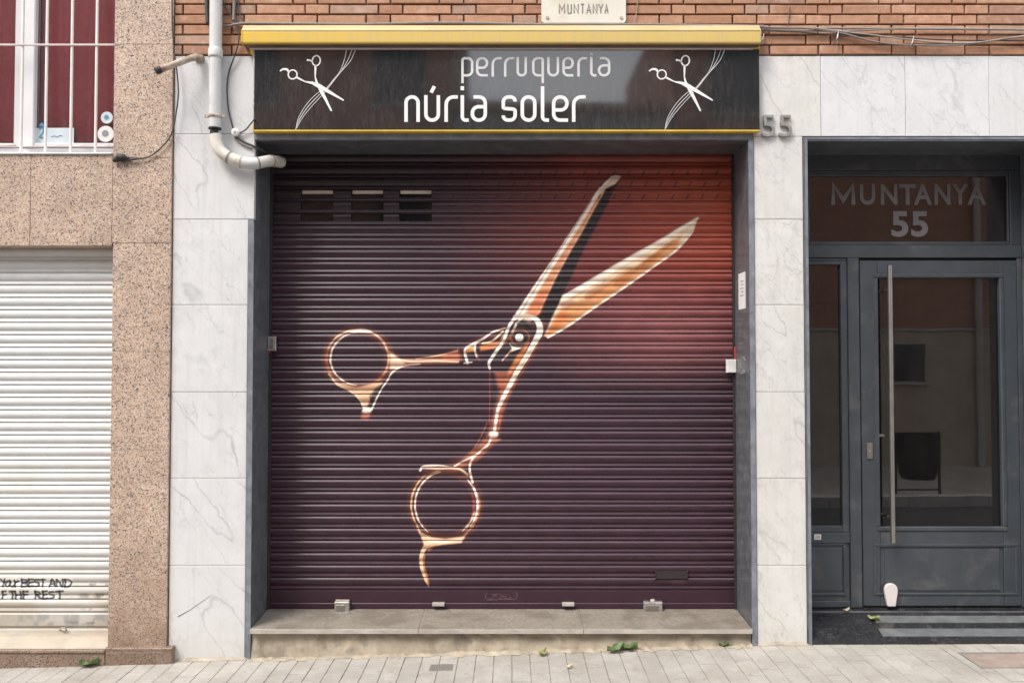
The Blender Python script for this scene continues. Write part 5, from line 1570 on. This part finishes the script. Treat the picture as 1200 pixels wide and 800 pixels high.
jx0, jx1 = gnd(1035, 749.5)[0], gnd(1014, 714)[0]
on_ramp("ramp_slab", [(DX0+.001, .0), (jx0-.0015, .0), (jx1-.0015, DD+.05), (DX0+.001, DD+.05)], 0, MAT['ramp_black'])
on_ramp("ramp_slab", [(jx0, .0), (DX1-.001, .0), (DX1-.001, DD+.05), (jx1, DD+.05)], 0, MAT['ramp_black'])
for ya, yb, xl, xr_ in ((745.5, 736.5, 1033, 1027), (729.5, 721.5, 1025, 1020)):
    y0_, y1_ = gnd(1100, ya)[1], gnd(1100, yb)[1]
    on_ramp("anti_slip_strip", [(gnd(xl, ya)[0]+.01, y0_), (DX1-.02, y0_), (DX1-.02, y1_), (gnd(xr_, yb)[0]+.01, y1_)], .003, MAT['ramp_strip'], .0025)
y0_, y1_ = gnd(1100, 717.5)[1], gnd(1100, 714)[1]
on_ramp("sill_strip", [(DX0+.003, y0_), (DX1-.003, y0_), (DX1-.003, y0_+.012), (DX0+.003, y0_+.012)], .004, MAT['jamb'], .0035)
MB().box(DX0+.001, DX1-.001, .0015, DD, -.1, rz0-.051).build("base", MAT['core'], rmp)
MB().box(DX0+.001, DX1-.001, DD+.051, .8, -.1, rz1-.001).build("hall_floor_edge", MAT['ramp_black'], rmp)
# white rounded door stop leaning on the leaf
YS2 = YD-.035
pts = [(1040.5,710.5),(1038.2,700),(1037,692),(1038.3,686.5),(1041.5,684),(1045.5,683.6),(1049.5,685),(1052,689),(1052.3,695),(1051,703),(1050,710.5)]
pol = [pp(x, y, YS2) for x, y in [(a, b_) for a, b_ in smooth_pts(pts, 3)]]
o = MB().prism_y(pol, YS2, YD-.010).build("door_stop", MAT['stopper'], None, "white rounded door stop at the foot of the entrance door", "door stop")
bv = o.modifiers.new("bevel", 'BEVEL'); bv.width = .005; bv.segments = 2; bv.limit_method = 'ANGLE'

# ================================================================== PAVEMENT IRONWORK AND LEAVES
def tz(x, dz=0.0): return gz(x)+dz
def ground_pt(px, py):
    a = at(px, py, -1.2); b_ = at(px, py, .3)
    fa, fb = a.z-gz(a.x), b_.z-gz(b_.x)
    q = a+(b_-a)*(fa/(fa-fb)); return q
mc = thing("manhole_cover", (2.8, -.28, tz(2.8)), "rectangular iron inspection cover in the pavement by the door", "cover")
A = ground_pt(1131, 767.5); B = ground_pt(1161, 784.5)
cx0, cx1, cy0, cy1 = 2.578, 3.055, -.405, -.150
def flat(name, x0, x1, y0, y1, h, mat, parent):
    return MB().add([(x, y, tz(x)+dz) for dz in (-.04, h) for x, y in ((x0,y0),(x1,y0),(x1,y1),(x0,y1))], [(0,3,2,1),(4,5,6,7),(0,1,5,4),(1,2,6,5),(2,3,7,6),(3,0,4,7)]).build(name, mat, parent)
flat("plate", cx0+.012, cx1-.012, cy0+.012, cy1-.012, -.0012, MAT['cover_iron'], mc)
for r_ in ((cx0, cx1, cy0, cy0+.01), (cx0, cx1, cy1-.01, cy1), (cx0, cx0+.01, cy0+.0105, cy1-.0105), (cx1-.01, cx1, cy0+.0105, cy1-.0105)):
    flat("frame", *r_, .001, MAT['drain_iron'], mc)
stud = MB()
nx, ny = 26, 13
for i in range(nx):
    for j in range(ny):
        x = cx0+.022+(cx1-cx0-.044)*i/(nx-1); y = cy0+.022+(cy1-cy0-.044)*j/(ny-1); s_ = .0055; z_ = tz(x)
        stud.add([(x-s_,y,z_-.001),(x,y-s_,z_-.001),(x+s_,y,z_-.001),(x,y+s_,z_-.001),(x,y,z_+.0022)], [(0,1,4),(1,2,4),(2,3,4),(3,0,4)])
stud.build("stud_pattern", MAT['cover_iron'], mc, kind="stuff")
dc = thing("drain_cover", ground_pt(517,782), "small ribbed metal cover in the pavement before the painted shutter", "cover")
q0, q1 = ground_pt(503.5, 785.5), ground_pt(530.5, 778)
for i in range(9):
    x = q0.x+(q1.x-q0.x)*i/9
    flat("rib", x, x+(q1.x-q0.x)/9*.6, q0.y, q1.y, .004, MAT['drain_iron'], dc)
flat("plate", q0.x-.004, q1.x+.004, q0.y-.004, q1.y+.004, .0015, MAT['drain_iron'], dc)

def leaf(px, py, L, rot, mat, label, curl=.25, ramp=False, lobes=0):
    if ramp:
        x, y = gnd(px, py); p = Vector((x, y, rzz(y)+.004))
    else: p = ground_pt(px, py)+Vector((0, 0, .006))
    n = 9
    vs, fs = [], []
    for i in range(n+1):
        t = i/n
        w = L*.30*math.sin(math.pi*t**.8)*(1+lobes*.35*math.sin(t*13))+.0006
        z_ = L*curl*(t-.5)**2+.004
        for k, s_ in enumerate((-1, -.5, 0, .5, 1)):
            vs.append((L*(t-.5), w*s_, z_+L*.26*abs(s_)**1.5*(1+.5*math.sin(5*t+s_*3))))
    for i in range(n):
        for k in range(4):
            fs.append((i*5+k, i*5+k+1, (i+1)*5+k+1, (i+1)*5+k))
    M_ = Matrix.Translation(p) @ Matrix.Rotation(R(rot), 4, 'Z') @ Matrix.Rotation(R(8), 4, 'X')
    t = thing("fallen_leaf", p, label, "leaf", "fallen leaves on the pavement")
    bl_ = MB().add([M_ @ Vector(v) for v in vs], fs, True).build("blade", mat, t)
    so = bl_.modifiers.new("thickness", 'SOLIDIFY'); so.thickness = .0008
    MB().tube([M_ @ Vector((L*.46, 0, .004+L*curl*.2)), M_ @ Vector((L*.7, L*.06, .006)), M_ @ Vector((L*.85, L*.02, .003))], .0014, 6).build("stalk", mat, t)
leaf(721, 764, .11, 20, MAT['leaf'], "large green leaf before the shop step, left of its pair", lobes=1)
leaf(737, 762, .105, -12, MAT['leaf'], "curled green leaf before the shop step, right of its pair", .4, lobes=1)
leaf(635.5, 768, .068, 55, MAT['leaf_yellow'], "small yellow-green leaf by itself before the step's middle", .5)
leaf(104, 781, .11, 10, MAT['leaf'], "green leaf at the granite plinth below the white shutter", .3, lobes=1)
leaf(848, 758, .06, 0, MAT['leaf'], "tiny green leaf at the right end of the shop step")
leaf(1024, 727, .072, -35, MAT['leaf_yellow'], "yellow-green leaf on the black entrance ramp", .3, True)
leaf(992, 717, .045, 15, MAT['leaf_dry'], "pale dry leaf on the black ramp under the sidelight", .6, True)
leaf(667, 783, .04, 5, MAT['leaf_dry'], "dark dry leaf flat on the pavers before the painted shutter", .1)
